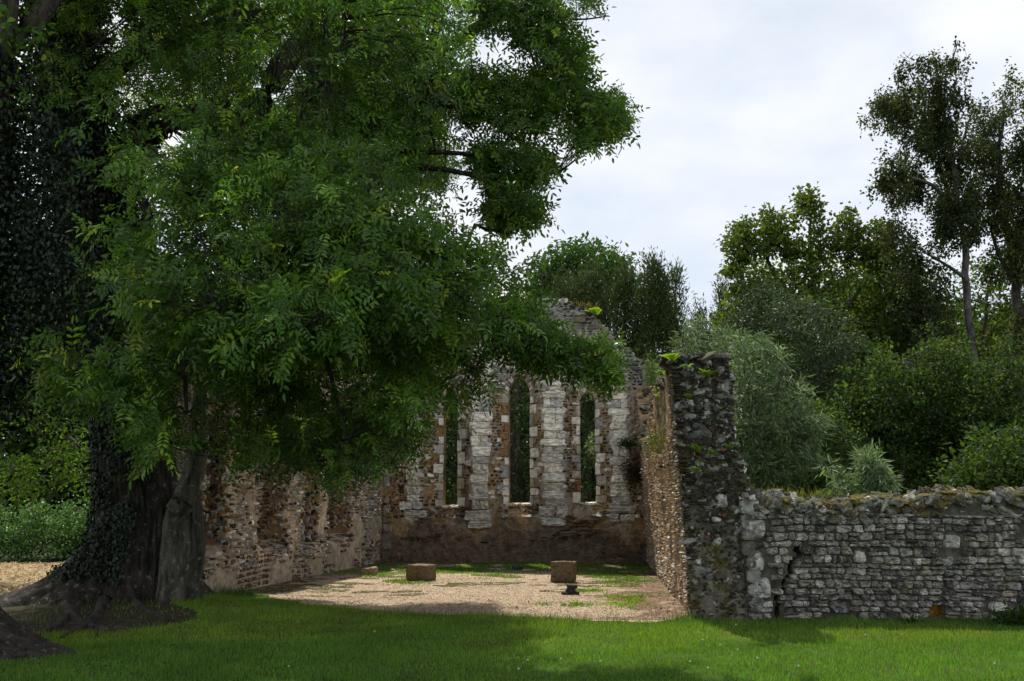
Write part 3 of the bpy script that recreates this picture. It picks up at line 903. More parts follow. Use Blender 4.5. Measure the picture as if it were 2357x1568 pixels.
# rubble stones bedded in the face
rr = np.random.default_rng(220)
n_ = 2300
z = rr.uniform(0.03, 3.75, n_); t = rr.uniform(0.0, 1.0, n_)
sel = (z > 1.5) | (rr.random(n_) < .6)
z, t = z[sel], t[sel]; n_ = len(z)
l_, r_ = pier_span(z); v = l_ + (r_ - l_) * t
P = np.stack([RLEN + pier_face(v, z) - 0.012, v, z], -1)
big = rr.random(n_) < .09
sz = np.where(big, rr.uniform(.04, .085, n_), rr.uniform(.016, .042, n_))
cl = np.where(big[:, None], pick(rr, n_, [(3, (0.26, 0.255, 0.24)), (1.4, (0.5, 0.49, 0.45)), (3, (0.13, 0.125, 0.12))]), pick(rr, n_, [(6, DARK), (3, (0.07, 0.06, 0.05)), (1.6, (0.2, 0.19, 0.17)), (.6, (0.45, 0.44, 0.4)), (.2, (0.3, 0.09, 0.05))]))
lumps(mb, P, np.stack([sz * rr.uniform(.45, .75, n_), sz * rr.uniform(1.0, 1.7, n_), sz * rr.uniform(.4, .85, n_)], -1), cl, seed=221, tilt=0.3, sub=2, box=.35, amp=.75)
# outer side of the pier and its crest
n_ = 260
z = rr.uniform(0.1, 3.75, n_); l_, r_ = pier_span(z)
P = np.stack([RLEN - rr.uniform(0, 1.2, n_), r_ - .01, z], -1)
lumps(mb, P, np.stack([rr.uniform(.04, .12, n_), rr.uniform(.03, .07, n_), rr.uniform(.03, .08, n_)], -1), pick(rr, n_, [(3, DARK), (2, GREY), (1, CHALK)]), seed=222)
n_ = 170
u = RLEN - rr.uniform(-.05, 1.3, n_); v = rr.uniform(-.22, .62, n_)
P = np.stack([u, v, 3.70 + .12 * (fbm(np.stack([v * 5, u * 3], -1), 88, 2) - .3)], -1)
lumps(mb, P, np.stack([rr.uniform(.04, .13, n_), rr.uniform(.04, .13, n_), rr.uniform(.012, .055, n_)], -1), pick(rr, n_, [(1.5, GREY), (3, DARK), (2, (0.15, 0.14, 0.12))]), seed=223, amp=.7, box=.4, tilt=.25)
# thin dark slabs coursed up the inner arris
z = 0.03; Ps = []; Ss = []
while z < 3.66:
    hh = rr.uniform(.028, .07)
    l_ = pier_span(np.array([z]))[0][0]
    ww = rr.uniform(.03, .11)
    if rr.random() < .85:
        Ps.append((RLEN - .03 + rr.uniform(-.03, .04), l_ + ww * .85, z + hh / 2)); Ss.append((.09, ww, hh * .42))
    z += hh
lumps(mb, np.array(Ps), np.array(Ss), pick(rr, len(Ps), [(5, DARK), (1, IRON), (1, (0.09, 0.09, 0.09))]), seed=224, tilt=0.03, box=.75, amp=.3)
# pale squared stones at the outer arris
Ps, Ss = [], []
z = 0.1
while z < 1.55:
    hh = rr.uniform(.13, .24)
    r_ = pier_span(np.array([z + hh / 2]))[1][0]
    Ps.append((RLEN + .04, r_ - .09, z + hh / 2)); Ss.append((.12, rr.uniform(.08, .11), hh * .47)); z += hh
lumps(mb, np.array(Ps), np.array(Ss), pick(rr, len(Ps), [(3, (0.24, 0.235, 0.22)), (1, (.4, .39, .36)), (2, (0.15, 0.145, 0.13))]), seed=225, tilt=0.0, box=.97, amp=.12, sub=3)
tag(mb.build('broken_pier', M_PIER, right), 'dark ragged end of the wall with pale flints, moss and thin black slabs')

# ================================================================== 4 low boundary wall on the right
LW0 = np.array([3.28, 14.32, 0]); LWL = 8.6
low_w = empty('boundary_wall', LW0, rad(-3.2))
tag(low_w, 'low grey coursed-stone wall with mossy rubble top, right of the tall pier', 'stone wall', kind='thing')
def ztop_w(u):
    return np.interp(u, [0, .5, .9, 1.4, 2.5, 3.2, 5.0, 9], [1.72, 1.70, 1.62, 1.62, 1.70, 1.75, 1.70, 1.74]) + 0.06 * (fbm(np.stack([u * 3, u * 0], -1), 91, 2) - .5)
CRK = [(0.42, 0.0), (0.45, .3), (0.50, .5), (0.60, .62), (0.64, .8), (0.74, .88), (0.76, 1.0), (0.84, 1.08)]
def crack(u, z, g=0.0):
    cu = np.interp(z, [p[1] for p in CRK], [p[0] for p in CRK])
    k = np.floor(z / 0.115)
    stp = 0.10 * (_h(k.astype(np.int64), k.astype(np.int64) * 0 + 3, k.astype(np.int64) * 0, 7) - .5)
    wd = np.interp(z, [0, .3, .6, .9, 1.0, 1.08], [.008, .012, .020, .024, .014, 0.0])
    return (np.abs(u - cu - stp) < wd + g)
def hole(u, z):
    return (np.abs(u - 2.62) < .09) & (z > .06) & (z < .22)
def surf_w(u, z):
    P = np.stack([u, z], -1)
    return 0.06 * (fbm(P * 1.3, 92, 3) - .5) + 0.22 * crack(u, z) + 0.22 * hole(u, z) + 0.05 * np.clip((z - 1.3) / .4, 0, 1)
def colw(u, z):
    P = np.stack([u, z], -1)
    n2 = fbm(P * 6, 93, 3)
    c = np.array((0.11, 0.10, 0.08)) * (0.5 + .9 * n2)[:, None]
    h_ = hole(u, z)[:, None]
    return np.where(h_, np.array((0.55, 0.30, 0.03)), c)
ww_ = Wall(surf_w, lambda u, z: z < ztop_w(u) - .03)
mb = MB(); r = np.random.default_rng(230)
ww_.slab(mb, 0, LWL, -0.1, 1.86, 0.035, 0.7, colw, seed=231, amp=.02, sink=.028)
mb.build('wall_core', M_LOWCORE, low_w)
mb = MB()
Q = courses(0.02, LWL, 0.0, 1.46, (0.055, 0.125), (0.08, 0.21), 0.006, seed=232, jit=.15, wav=.05, wscale=.9)
# bigger blocks here and there take the place of the small ones
B = np.array([[(u, z), (u + a, z), (u + a, z + b), (u, z + b)] for u, z, a, b in ((.06, .28, .28, .30), (.02, .66, .26, .26), (.0, 1.1, .30, .28), (1.5, .78, .20, .18), (2.75, .98, .24, .2), (3.3, .12, .26, .15), (1.15, .1, .24, .16), (3.9, 1.15, .28, .18), (4.9, .4, .3, .2), (5.8, .9, .3, .2))])
def clear(Q, B, g=.01):
    c0, c1 = Q.min(1), Q.max(1)
    ok = np.ones(len(Q), bool)
    for b in B:
        b0, b1 = b.min(0) - g, b.max(0) + g
        ov = np.minimum(c1, b1) - np.maximum(c0, b0)
        ok &= ~((ov[:, 0] > .015) & (ov[:, 1] > .015))
    return ok
Q = Q[clear(Q, B)]
Q = np.concatenate([Q, B + r.uniform(-.01, .01, B.shape)])
c = Q.mean(1)
ok = ~crack(c[:, 0], c[:, 1], .02) & ~((np.abs(c[:, 0] - 2.62) < .15) & (c[:, 1] > 0.02) & (c[:, 1] < .22))
Q, c = Q[ok], c[ok]
dk = fbm(c * np.array([.7, 1.1]), 95, 3)
col = pick(r, len(Q), [(5, (0.46, 0.435, 0.375)), (3.5, (0.60, 0.575, 0.505)), (3, (0.27, 0.26, 0.235)), (1, (0.13, 0.126, 0.115)), (1.2, (0.40, 0.355, 0.27))])
ww_.stones(mb, Q, r.uniform(.03, .095, len(Q)), col, m=8, seed=233, wob=.18, rnd=.16, p=6, rough=.32, tilt=.3, gp=.75)
mb.build('facing_stones', M_LOW, low_w)
mb = MB(); n_ = 620
n_ = 900
u = r.uniform(0, LWL, n_); y = r.uniform(-.02, .68, n_)
zt = ztop_w(u)
P = np.stack([u, y, zt - .05 + .10 * (y > .25) * r.random(n_)], -1)
P[:160, 2] -= r.uniform(0.02, .22, 160); P[:160, 1] = r.uniform(.0, .07, 160)
sz = r.uniform(.03, .095, n_)
lumps(mb, P, np.stack([sz * r.uniform(.9, 1.5, n_), sz, sz * r.uniform(.45, .8, n_)], -1), pick(r, n_, [(3, (0.30, 0.30, 0.29)), (3, (0.12, 0.12, 0.12)), (1, CHALK), (1.5, BROWN)]), seed=234, sub=3, box=.45, amp=.8)
mb.build('rubble_coping', M_CAP, low_w)
mb = MB(); n_ = 170
u = np.concatenate([r.uniform(0.1, LWL, 60), r.normal(3.55, .35, 60), r.normal(1.9, .25, 50)])
u = np.clip(u, .05, LWL - .05)
P = np.stack([u, r.uniform(.02, .5, n_), ztop_w(u) + .0], -1)
lumps(mb, P, np.stack([r.uniform(.05, .14, n_), r.uniform(.05, .12, n_), r.uniform(.025, .05, n_)], -1), pick(r, n_, [(3, (0.13, 0.10, 0.018)), (2, (0.08, 0.085, 0.015)), (2, (0.10, 0.065, 0.02))]), seed=235, sub=3, amp=.5, box=0, tilt=.1)
mb.build('moss', M_MOSS, low_w)

# ================================================================== 5 ground sheets
ASH = np.array([-5.86, 16.1, 0.0])
def gz(x, y):
    """height of the lawn"""
    d2 = ((x - ASH[0] - .2) / 2.6) ** 2 + ((y - ASH[1] + .6) / 2.0) ** 2
    z = 0.16 * np.exp(-d2)
    return z + 0.03 * (fbm(np.stack([x, y], -1) * .35, 101, 2) - .5)
def sheet(name, xs, ys, zf, mat, keep=None, lift=0.0):
    X, Y = np.meshgrid(xs, ys, indexing='ij')
    V = np.stack([X, Y, zf(X, Y) + lift], -1).reshape(-1, 3)
    id_ = np.arange(X.size).reshape(X.shape)
    Qg = np.stack([id_[:-1, :-1], id_[1:, :-1], id_[1:, 1:], id_[:-1, 1:]], -1)
    if keep is not None:
        kx, ky = (X[:-1, :-1] + X[1:, 1:]) / 2, (Y[:-1, :-1] + Y[1:, 1:]) / 2
        Qg = Qg[keep(kx, ky)]
    Qg = Qg.reshape(-1, 4)
    used = np.zeros(len(V), bool); used[Qg.ravel()] = True
    re = np.cumsum(used) - 1
    m_ = MB(); m_.add(V[used], re[Qg], col=(.2, .2, .2))
    return tag(m_.build(name, mat, smooth=True), kind='structure')
xs = np.concatenate([np.linspace(-400, -20, 20), np.arange(-19.5, 20, .25), np.linspace(20, 400, 20)])
ys = np.concatenate([np.linspace(-60, -1, 14), np.arange(0, 40, .25), np.linspace(41, 600, 28)])
g = sheet('lawn', xs, ys, gz, M_LAWN); 
FRONT = onground(*np.array([(500, 1352), (560, 1362), (610, 1385), (700, 1402), (850, 1411), (1000, 1417), (1200, 1424), (1400, 1431), (1500, 1434), (1545, 1428), (1590, 1416)]).T)
def front_y(x):
    return np.interp(x, FRONT[:, 0], FRONT[:, 1])
def leftx(y):
    return np.interp(y, [LA[1], LB[1]], [LA[0], LB[0]])
def rightx(y):
    return BRc[0] + (y - BRc[1]) * (math.sin(-ROT) / math.cos(ROT))
def in_room(x, y):
    return (x > leftx(y) - .3) & (x < rightx(y) + .3) & (y > front_y(x) + .12 * (fbm(np.stack([x * 2, y * 2], -1), 105, 3) - .5) * 2) & (y < BRc[1] + (BRc[0] - x) * math.tan(-ROT) + .3)
sheet('gravel_floor', np.arange(-5.6, 4.2, .05), np.arange(14, 28.6, .05), lambda x, y: gz(x, y), M_GRAVEL, in_room, .012)
def in_hay(x, y):
    n_ = fbm(np.stack([x, y], -1) * .8, 107, 3) - .5
    return (x < leftx(np.minimum(y, 28)) - 1.3) & (y > 15.6 + 1.2 * n_ + .04 * (x + 9)) & (y < 27.2 + 1.5 * n_)
def in_moss(x, y):
    yb = BRc[1] + (BRc[0] - x) * math.tan(-ROT)
    n_ = fbm(np.stack([x, y], -1) * np.array([.9, 1.6]), 106, 3)
    n2_ = fbm(np.stack([x, y], -1) * 5, 108, 2)
    m1 = (yb - y < 1.1 + 3.6 * (n_ - .42)) & (n2_ > .40)
    m2 = (n_ > .60) & (y > 17.5) & (n2_ > .44)
    return in_room(x, y) & (x > leftx(y) + .05) & (x < rightx(y) - .05) & (y < yb - .05) & (m1 | m2)
sheet('mossy_ground', np.arange(-5.0, 4.0, .05), np.arange(17, 28.6, .05), gz, M_MOSSY, in_moss, .018)
def in_litter(x, y):
    n_ = fbm(np.stack([x, y], -1) * 1.4, 116, 3)
    n2_ = fbm(np.stack([x, y], -1) * 7, 118, 2)
    return in_room(x, y) & (x > leftx(y)) & (x < rightx(y)) & ((rightx(y) - x < 1.9 * n_) | (x - leftx(y) < 1.2 * n_)) & (n2_ > .36)
sheet('leaf_litter', np.arange(-5.6, 4.0, .05), np.arange(14.5, 28.6, .05), gz, M_LITTER, in_litter, .015)
sheet('hay_field', np.arange(-22, -3, .15), np.arange(14, 30, .15), gz, M_HAY, in_hay, .010)
def in_soil(x, y):
    n_ = (fbm(np.stack([x, y], -1) * 1.1, 109, 3) - .5) * 1.3
    d_ = np.sqrt(((x + 6.4) / 2.1) ** 2 + ((y - 14.0) / 1.25) ** 2)
    return d_ + n_ * .7 < 1.0
sheet('bare_soil', np.arange(-9.5, -2.5, .07), np.arange(11, 18, .07), gz, M_SOIL, in_soil, .016)
def in_wood(x, y):
    n_ = fbm(np.stack([x, y], -1) * .4, 111, 2) - .5
    return ((y > 29.4 + n_) | ((x > 4.6) & (y > 15.4)) | ((x < -5.0) & (y > 28.4 + n_)))
sheet('woodland_floor', np.arange(-60, 60, .6), np.arange(14, 90, .6), gz, M_FLOOR, in_wood, .006)

# ------------------------------------------------------------------ grass (stuff)
def blades(mb, X, Y, Z, h, w, col, r, lean=.45):
    n = len(X)
    a = r.uniform(0, 2 * math.pi, n); b = r.uniform(0, 2 * math.pi, n)
    d = np.stack([np.cos(a), np.sin(a), 0 * a], -1) * w[:, None]
    P = np.stack([X, Y, Z - .005], -1)
    ln = np.stack([np.cos(b), np.sin(b), 0 * b], -1) * (h * lean * r.random(n))[:, None]
    mid = P + ln * .35 + np.array([0, 0, 1.]) * (h * .6)[:, None]
    tip = P + ln + np.array([0, 0, 1.]) * h[:, None]
    V = np.stack([P - d / 2, P + d / 2, mid + d * .35, mid - d * .35, tip], 1).reshape(-1, 3)
    k = np.arange(n)[:, None] * 5
    mb.add(V, k + np.array([[0, 1, 2, 3]]), k + np.array([[3, 2, 4]]), col=np.repeat(col, 5, 0))
def grasscol(r, X, Y, n):
    t = fbm(np.stack([X, Y], -1) * 1.3, 121, 3)
    c = np.array((0.142, 0.268, 0.036)) * (0.5 + .65 * r.random((n, 1)))
    c = c * (0.7 + 0.6 * t[:, None])
    t2_ = fbm(np.stack([X, Y], -1) * .55 + 40, 124, 3)
    c = c * (1 + np.clip((t2_ - .5) * 3, -.3, .5)[:, None] * np.array([.6, .3, .25]))
    y = r.random(n) < .04 + .12 * np.clip((t2_ - .52) * 5, 0, 1)
    c[y] = np.array((0.16, 0.15, 0.045)) * (0.6 + .6 * r.random((y.sum(), 1)))
    return c
r = np.random.default_rng(300)
mb = MB()
for (n_, x0, x1, y0, y1, hh, wd) in ((330000, -6.5, 7.5, 8.6, 17.2, .042, .007), (70000, -9, 13, 4, 15.6, .045, .010), (26000, -14, -4.5, 13.5, 20, .07, .012)):
    X = r.uniform(x0, x1, n_); Y = r.uniform(y0, y1, n_)
    ok = ~in_room(X, Y) & ~in_hay(X, Y)
    wl_ = LW0[1] - (X - LW0[0]) * math.tan(rad(3.2))
    ok &= ~((X > 2.45) & (Y > np.where(X > LW0[0], wl_, 14.45) + .02))
    ok &= ~(in_soil(X, Y) & (r.random(n_) < .86))
    ok &= ~((X < -4.3) & (X < leftx(Y)) & (Y > 16.8) & (X > -7))
    X, Y = X[ok], Y[ok]; n = len(X)
    t = fbm(np.stack([X, Y], -1) * 2.2, 122, 3)
    h = hh * (0.3 + 1.3 * t) * r.uniform(.4, 1.4, n) * np.where(r.random(n) < .03, 1.8, 1)
    wlc = LW0[1] - (X - LW0[0]) * math.tan(rad(3.2))
    edge = np.exp(-np.clip(wlc - Y, 0, 9) / .18) * (X > 2.4) + np.exp(-np.clip(front_y(X) - Y, 0, 9) / .22) * (X < 2.4) * (X > -5)
    h *= 1 + 1.1 * edge * r.random(n)
    blades(mb, X, Y, gz(X, Y), h, wd * r.uniform(.6, 1.2, n), grasscol(r, X, Y, n), r)
# tall seeding tufts at the gravel edge
for (px, py, k, s_) in ((1085, 1418, 90, .25), (880, 1425, 120, .3), (735, 1400, 90, .25), (1330, 1440, 120, .3), (520, 1375, 260, .4), (1000, 1425, 60, .2), (455, 1365, 160, .35), (870, 1560, 90, .3), (1560, 1428, 120, .2), (1450, 1430, 80, .2)):
    p = onground(px, py)
    X = r.normal(p[0], s_, k); Y = r.normal(p[1], s_ * .5, k)
    ok = ~in_room(X, Y); X, Y = X[ok], Y[ok]; k = len(X)
    blades(mb, X, Y, gz(X, Y), r.uniform(.08, .22, k), np.full(k, .007), np.array((0.085, 0.14, 0.03)) * r.uniform(.6, 1.3, (k, 1)), r, .7)
tag(mb.build('lawn_grass', M_GRASS), 'short mown green grass of the foreground lawn', 'grass', kind='stuff')
mb = MB()
PATCH = [(960, 1315, 230, 10), (1180, 1306, 330, 9), (1420, 1318, 110, 13), (1445, 1385, 45, 13), (1430, 1338, 60, 10), (1350, 1362, 45, 4), (935, 1342, 50, 6), (1130, 1330, 60, 5), (860, 1326, 40, 5), (1300, 1395, 60, 4), (1400, 1303, 150, 5)]
for (px, py, rx, ry) in PATCH:
    k = int(rx * ry * 5)
    gx, gy = r.normal(0, .6, (2, k))
    p = onground(px + rx * gx, py + ry * gy)
    X, Y = p[:, 0], p[:, 1]
    t = fbm(np.stack([X, Y], -1) * 2.5, 131, 3)
    ok = in_room(X, Y) & (t > .43) & (X > leftx(Y) + .05) & (X < rightx(Y) - .05) & (Y < BRc[1] + (BRc[0] - X) * math.tan(-ROT) - .05)
    X, Y = X[ok], Y[ok]; k = len(X)
    blades(mb, X, Y, gz(X, Y) + .012, r.uniform(.02, .06, k), r.uniform(.008, .016, k), grasscol(r, X, Y, k) * 1.1, r, .8)
tag(mb.build('sparse_grass', M_GRASS), 'thin patches of grass and moss growing through the gravel court', 'grass', kind='stuff')
# wood chips and small stones on the court
mb = MB(); n_ = 90000
X = r.uniform(-5.4, 3.9, n_); Y = 14.3 + 13.5 * r.random(n_) ** 1.6
ok = in_room(X, Y) & (X > leftx(Y)) & (X < rightx(Y)) & ((fbm(np.stack([X, Y], -1) * .8, 141, 3) > .42) | (Y < 18.5))
X, Y = X[ok], Y[ok]; n = len(X)
a = r.uniform(0, 6.283, n); s_ = r.uniform(.006, .018, n); e = r.uniform(.25, .6, n)
dx = np.stack([np.cos(a), np.sin(a), r.normal(0, .25, n)], -1) * s_[:, None]; dy = np.stack([-np.sin(a), np.cos(a), r.normal(0, .3, n)], -1) * (s_ * e)[:, None]
P = np.stack([X, Y, gz(X, Y) + .018 + .006 * r.random(n)], -1)
V = np.stack([P - dx - dy, P + dx - dy * .6, P + dx * .9 + dy, P - dx * .8 + dy * .7], 1).reshape(-1, 3)
cc = pick(r, n, [(5, (0.44, 0.33, 0.22)), (3, (0.32, 0.23, 0.15)), (1, (0.15, 0.11, 0.08)), (2, (0.52, 0.45, 0.36)), (1, (0.28, 0.27, 0.26))])
lit = in_litter(X, Y); cc[lit] *= np.array([.62, .55, .5])
mb.add(V, np.arange(4 * n).reshape(-1, 4), col=np.repeat(cc, 4, 0))
tag(mb.build('wood_chips', M_CHIP), 'loose brown wood chips and pebbles spread over the gravel court', 'chips', kind='stuff')
# cut hay lying on the field
mb = MB(); n_ = 26000
X = r.uniform(-15, -4, n_); Y = r.uniform(15, 28, n_)
ok = in_hay(X, Y); X, Y = X[ok], Y[ok]; n = len(X)
cc = pick(r, n, [(4, (0.50, 0.38, 0.22)), (3, (0.38, 0.28, 0.15)), (1, (0.18, 0.2, 0.06))])
a = r.uniform(0, 6.283, n); s_ = r.uniform(.03, .10, n)
dx = np.stack([np.cos(a), np.sin(a), r.normal(0, .35, n)], -1) * s_[:, None]; dy = np.stack([-np.sin(a), np.cos(a), 0 * a + .4], -1) * .007
P = np.stack([X, Y, gz(X, Y) + .03 + .03 * r.random(n)], -1)
V = np.stack([P - dx - dy, P + dx - dy, P + dx + dy, P - dx + dy], 1).reshape(-1, 3)
mb.add(V, np.arange(4 * n).reshape(-1, 4), col=np.repeat(cc, 4, 0))
tag(mb.build('cut_hay', M_CHIP), 'dry straw-coloured cut hay strewn over the field', 'hay', kind='stuff')
#@@PART2
# ================================================================== 6 loose stones on the court
def rough_block(mb, size, col, seed=0, n=10, amp=.02, rnd=.12, taper=0.0):
    """a worn squared block standing on z = 0"""
    g_ = np.linspace(-1, 1, n + 1)
    A, B_ = np.meshgrid(g_, g_, indexing='ij')
    one = np.ones_like(A)
    id_ = np.arange((n + 1) ** 2).reshape(n + 1, n + 1)
    fq = np.stack([id_[:-1, :-1], id_[1:, :-1], id_[1:, 1:], id_[:-1, 1:]], -1).reshape(-1, 4)
    for X in (np.stack([A, B_, one], -1), np.stack([B_, A, -one], -1), np.stack([A, -one, B_], -1), np.stack([B_, one, A], -1), np.stack([one, A, B_], -1), np.stack([-one, B_, A], -1)):
        X = X.reshape(-1, 3)
        ln = (np.abs(X) ** 14).sum(1, keepdims=True) ** (1 / 14)
        Y = X / ln
        off = np.array([seed * 7.1, seed * 3.3, 0])
        Y = Y * (1 - amp * 6 * rnd * np.clip(fbm(Y * 2.2 + off, seed, 3) - .45, 0, 1)[:, None] * (np.sort(np.abs(X), 1)[:, 1:2] ** 6))
        Pp = Y * np.array(size) / 2
        Pp[:, :2] *= 1 - taper * (Y[:, 2:3] + 1) / 2
        Pp = Pp + Y * (amp * (fbm(Pp * 9 + off, seed + 3, 4) - .5) * 2)[:, None]
        Pp[:, 2] += size[2] / 2
        mb.add(Pp, fq, col=col)

def loose(name, label, px, py, size, rz, col, seed, cat='stone', mat=None, group=None, z=0.01, amp=.02, tilt=0.0, **k):
    p = onground(px, py)
    m_ = MB(); rough_block(m_, size, col, seed, amp=amp, **k)
    o = m_.build(name, mat or M_SAND, smooth=False)
    o.location = (p[0], p[1], float(gz(p[0:1], p[1:2])[0]) + z)
    o.rotation_euler = (tilt, tilt * .5, rz)
    return tag(o, label, cat, group)
loose('stone_block', 'long squared brown sandstone block with sunlit top, left of centre on the court', 969, 1338, (.50, .46, .33), rad(-24), (0.17, 0.125, 0.07), 3, amp=.012)
loose('stone_block', 'tall rough brown block with a chipped top, behind the small stack of slates', 1298, 1341, (.50, .36, .42), rad(-14), (0.18, 0.135, 0.08), 8, amp=.03, rnd=.3, taper=.05)
loose('stone_fragment', 'small rounded pale sandstone lump near the foot of the left wall', 849, 1326, (.34, .24, .17), rad(-18), (0.34, 0.25, 0.14), 12, amp=.045, rnd=.6)
loose('stone_fragment', 'small dark grey stone lying in the grass near the gable wall', 1190, 1314, (.24, .18, .10), rad(10), (0.06, 0.06, 0.06), 15, amp=.03)
loose('stone_slab', 'flat tan stone slab lying beside the small dark stone', 1217, 1318, (.32, .18, .06), rad(-12), (0.42, 0.31, 0.20), 17, amp=.02)
loose('stone_slab', 'flat reddish slab at the foot of the gable wall, right side', 1356, 1301, (.34, .14, .06), rad(-4), (0.22, 0.11, 0.07), 19, amp=.02)
SL = (0.045, 0.038, 0.032)
p = onground(1313, 1371)
def slate(name, label, dx, dz, size, rz, seed, tilt=(0, 0)):
    m_ = MB(); rough_block(m_, size, SL, seed, amp=.014)
    o = m_.build(name, M_SAND)
    o.location = (p[0] + dx, p[1] + .01 * seed % .03, .012 + dz); o.rotation_euler = (tilt[0], tilt[1], rz)
    tag(o, label, 'stone', 'pieces of the small dark stone stack')
slate('slate_piece', 'lowest and widest dark slab of the small stack of stones', 0.0, 0.0, (.30, .20, .055), rad(6), 2)
slate('slate_piece', 'narrow middle slab of the small dark stone stack', .01, .055, (.17, .15, .06), rad(-8), 5)
slate('slate_piece', 'topmost slab of the small dark stone stack, with an upturned corner', .03, .115, (.17, .10, .055), rad(12), 9, (0, .1))
slate('slate_piece', 'dark slab leaning against the left of the small stone stack', -.075, .05, (.03, .12, .10), rad(5), 7, (0, .55))

# ================================================================== 7 plants: helpers
def tubes(mb, P, Rr, sides=4, col=(.1, .08, .06), bump=0.0, seed=0):
    """N paths of K points: P (N,K,3), radii (N,K)"""
    P = np.asarray(P, float); N_, K = P.shape[:2]
    Rr = np.broadcast_to(np.asarray(Rr, float), (N_, K))
    T = norm(np.gradient(P, axis=1))
    ref = np.where(np.abs(T[..., 2:3]) > .85, np.array([1., 0, 0]), np.array([0, 0, 1.]))
    A = norm(np.cross(T, ref)); B_ = np.cross(T, A)
    th = np.arange(sides) / sides * 2 * math.pi
    rr_ = Rr[..., None] * np.ones(sides)
    if bump:
        q = np.stack([np.broadcast_to(np.cos(th) * 1.6, rr_.shape), np.broadcast_to(np.sin(th) * 1.6, rr_.shape), np.broadcast_to((np.cumsum(np.linalg.norm(np.diff(P, axis=1, prepend=P[:, :1]), axis=-1), 1) * 1.2)[..., None], rr_.shape)], -1)
        rr_ = rr_ * (1 + bump * (fbm(q, seed, 3) - .5) * 2 + .5 * bump * (fbm(q * np.array([5, 5, 2.]), seed + 3, 3) - .5) * 2)
    V = P[:, :, None] + rr_[..., None] * (A[:, :, None] * np.cos(th)[:, None] + B_[:, :, None] * np.sin(th)[:, None])
    id_ = np.arange(N_ * K * sides).reshape(N_, K, sides)
    a, b = id_[:, :-1], id_[:, 1:]
    Qf = np.stack([a, np.roll(a, -1, 2), np.roll(b, -1, 2), b], -1).reshape(-1, 4)
    c = np.asarray(col, float)
    if c.ndim == 2:
        c = np.repeat(c, K * sides, 0)
    mb.add(V, Qf, col=c)

def smooth_path(pts, n):
    pts = np.asarray(pts, float)
    d = np.concatenate([[0], np.cumsum(np.linalg.norm(np.diff(pts, axis=0), axis=1))])
    t = np.linspace(0, d[-1], n)
    k = len(pts)
    if k < 3:
        return np.stack([np.interp(t, d, pts[:, i]) for i in range(3)], -1)
    m_ = np.gradient(pts, d, axis=0)
    i = np.clip(np.searchsorted(d, t, 'right') - 1, 0, k - 2)
    h = (d[i + 1] - d[i])[:, None]; s_ = ((t - d[i])[:, None]) / h
    return (2 * s_ ** 3 - 3 * s_ ** 2 + 1) * pts[i] + (s_ ** 3 - 2 * s_ ** 2 + s_) * h * m_[i] + (-2 * s_ ** 3 + 3 * s_ ** 2) * pts[i + 1] + (s_ ** 3 - s_ ** 2) * h * m_[i + 1]

def leaves(mb, P, D, N_, Ln, Wd, col, shape=4, cup=.18):
    """leaf blades from base P along D with face normal about N_"""
    n = len(P)
    D = norm(D); Sd = norm(np.cross(D, N_)); Nn = np.cross(Sd, D)
    L_ = np.broadcast_to(Ln, (n,))[:, None]; W_ = np.broadcast_to(Wd, (n,))[:, None]
    if shape == 4:
        pts = ((0, 0, 0), (.45, .5, cup), (1, 0, -cup * .6), (.45, -.5, cup))
        fq = [[0, 1, 2, 3]]
    elif shape == 6:
        pts = ((0, 0, 0), (.28, .42, cup), (.68, .36, cup * .6), (1, 0, -cup), (.68, -.36, cup * .6), (.28, -.42, cup))
        fq = [[0, 1, 2, 3], [0, 3, 4, 5]]
    else:     # lobed
        pts = ((0, 0, 0), (.2, .25, 0), (.45, .5, cup), (.62, .26, 0), (1, 0, -cup), (.62, -.26, 0), (.45, -.5, cup), (.2, -.25, 0))
        fq = [[0, 1, 2, 3], [0, 3, 4, 5], [0, 5, 6, 7]]
    V = np.stack([P + D * L_ * a + Sd * W_ * b + Nn * W_ * c for a, b, c in pts], 1)
    m_ = len(pts)
    k = (np.arange(n) * m_)[:, None]
    mb.add(V, np.concatenate([k + np.array([f]) for f in fq]), col=np.repeat(col, m_, 0))

def pinnate(mb, P, D, N_, Lr, pairs, ll, lw, col, r, shape=6, taper=False):
    """compound leaves: rachis from P along D, leaflets in pairs and one at the tip"""
    n = len(P)
    D = norm(D); Sd = norm(np.cross(D, N_)); Nn = np.cross(Sd, D)
    Lr = np.broadcast_to(Lr, (n,))
    bP, bD, bN, bL, bW, bC = [], [], [], [], [], []
    for j in range(pairs + 1):
        f = .28 + .72 * j / pairs
        B_ = P + D * (Lr * f)[:, None] - Nn * (Lr * .10 * f * f)[:, None]
        sc = 1.0 if not taper else (1 - .8 * j / pairs) * (0.6 + .4 * min(1, j / 2))
        for sd in ((-1, 1) if j < pairs else (0,)):
            w1 = r.uniform(.30, .6, (n, 1)) if not taper else .25
            d_ = D * (w1 if sd else 1) + Sd * sd * .85 - Nn * r.uniform(-.05, .35, (n, 1)) + r.normal(0, .1, (n, 3))
            bP.append(B_); bD.append(d_); bN.append(Nn + r.normal(0, .25, (n, 3)))
            bL.append(ll * sc * r.uniform(.8, 1.15, n)); bW.append(lw * sc * r.uniform(.85, 1.15, n)); bC.append(col * r.uniform(.85, 1.15, (n, 1)))
    leaves(mb, *[np.concatenate(q) for q in (bP, bD, bN, bL, bW, bC)], shape=shape)

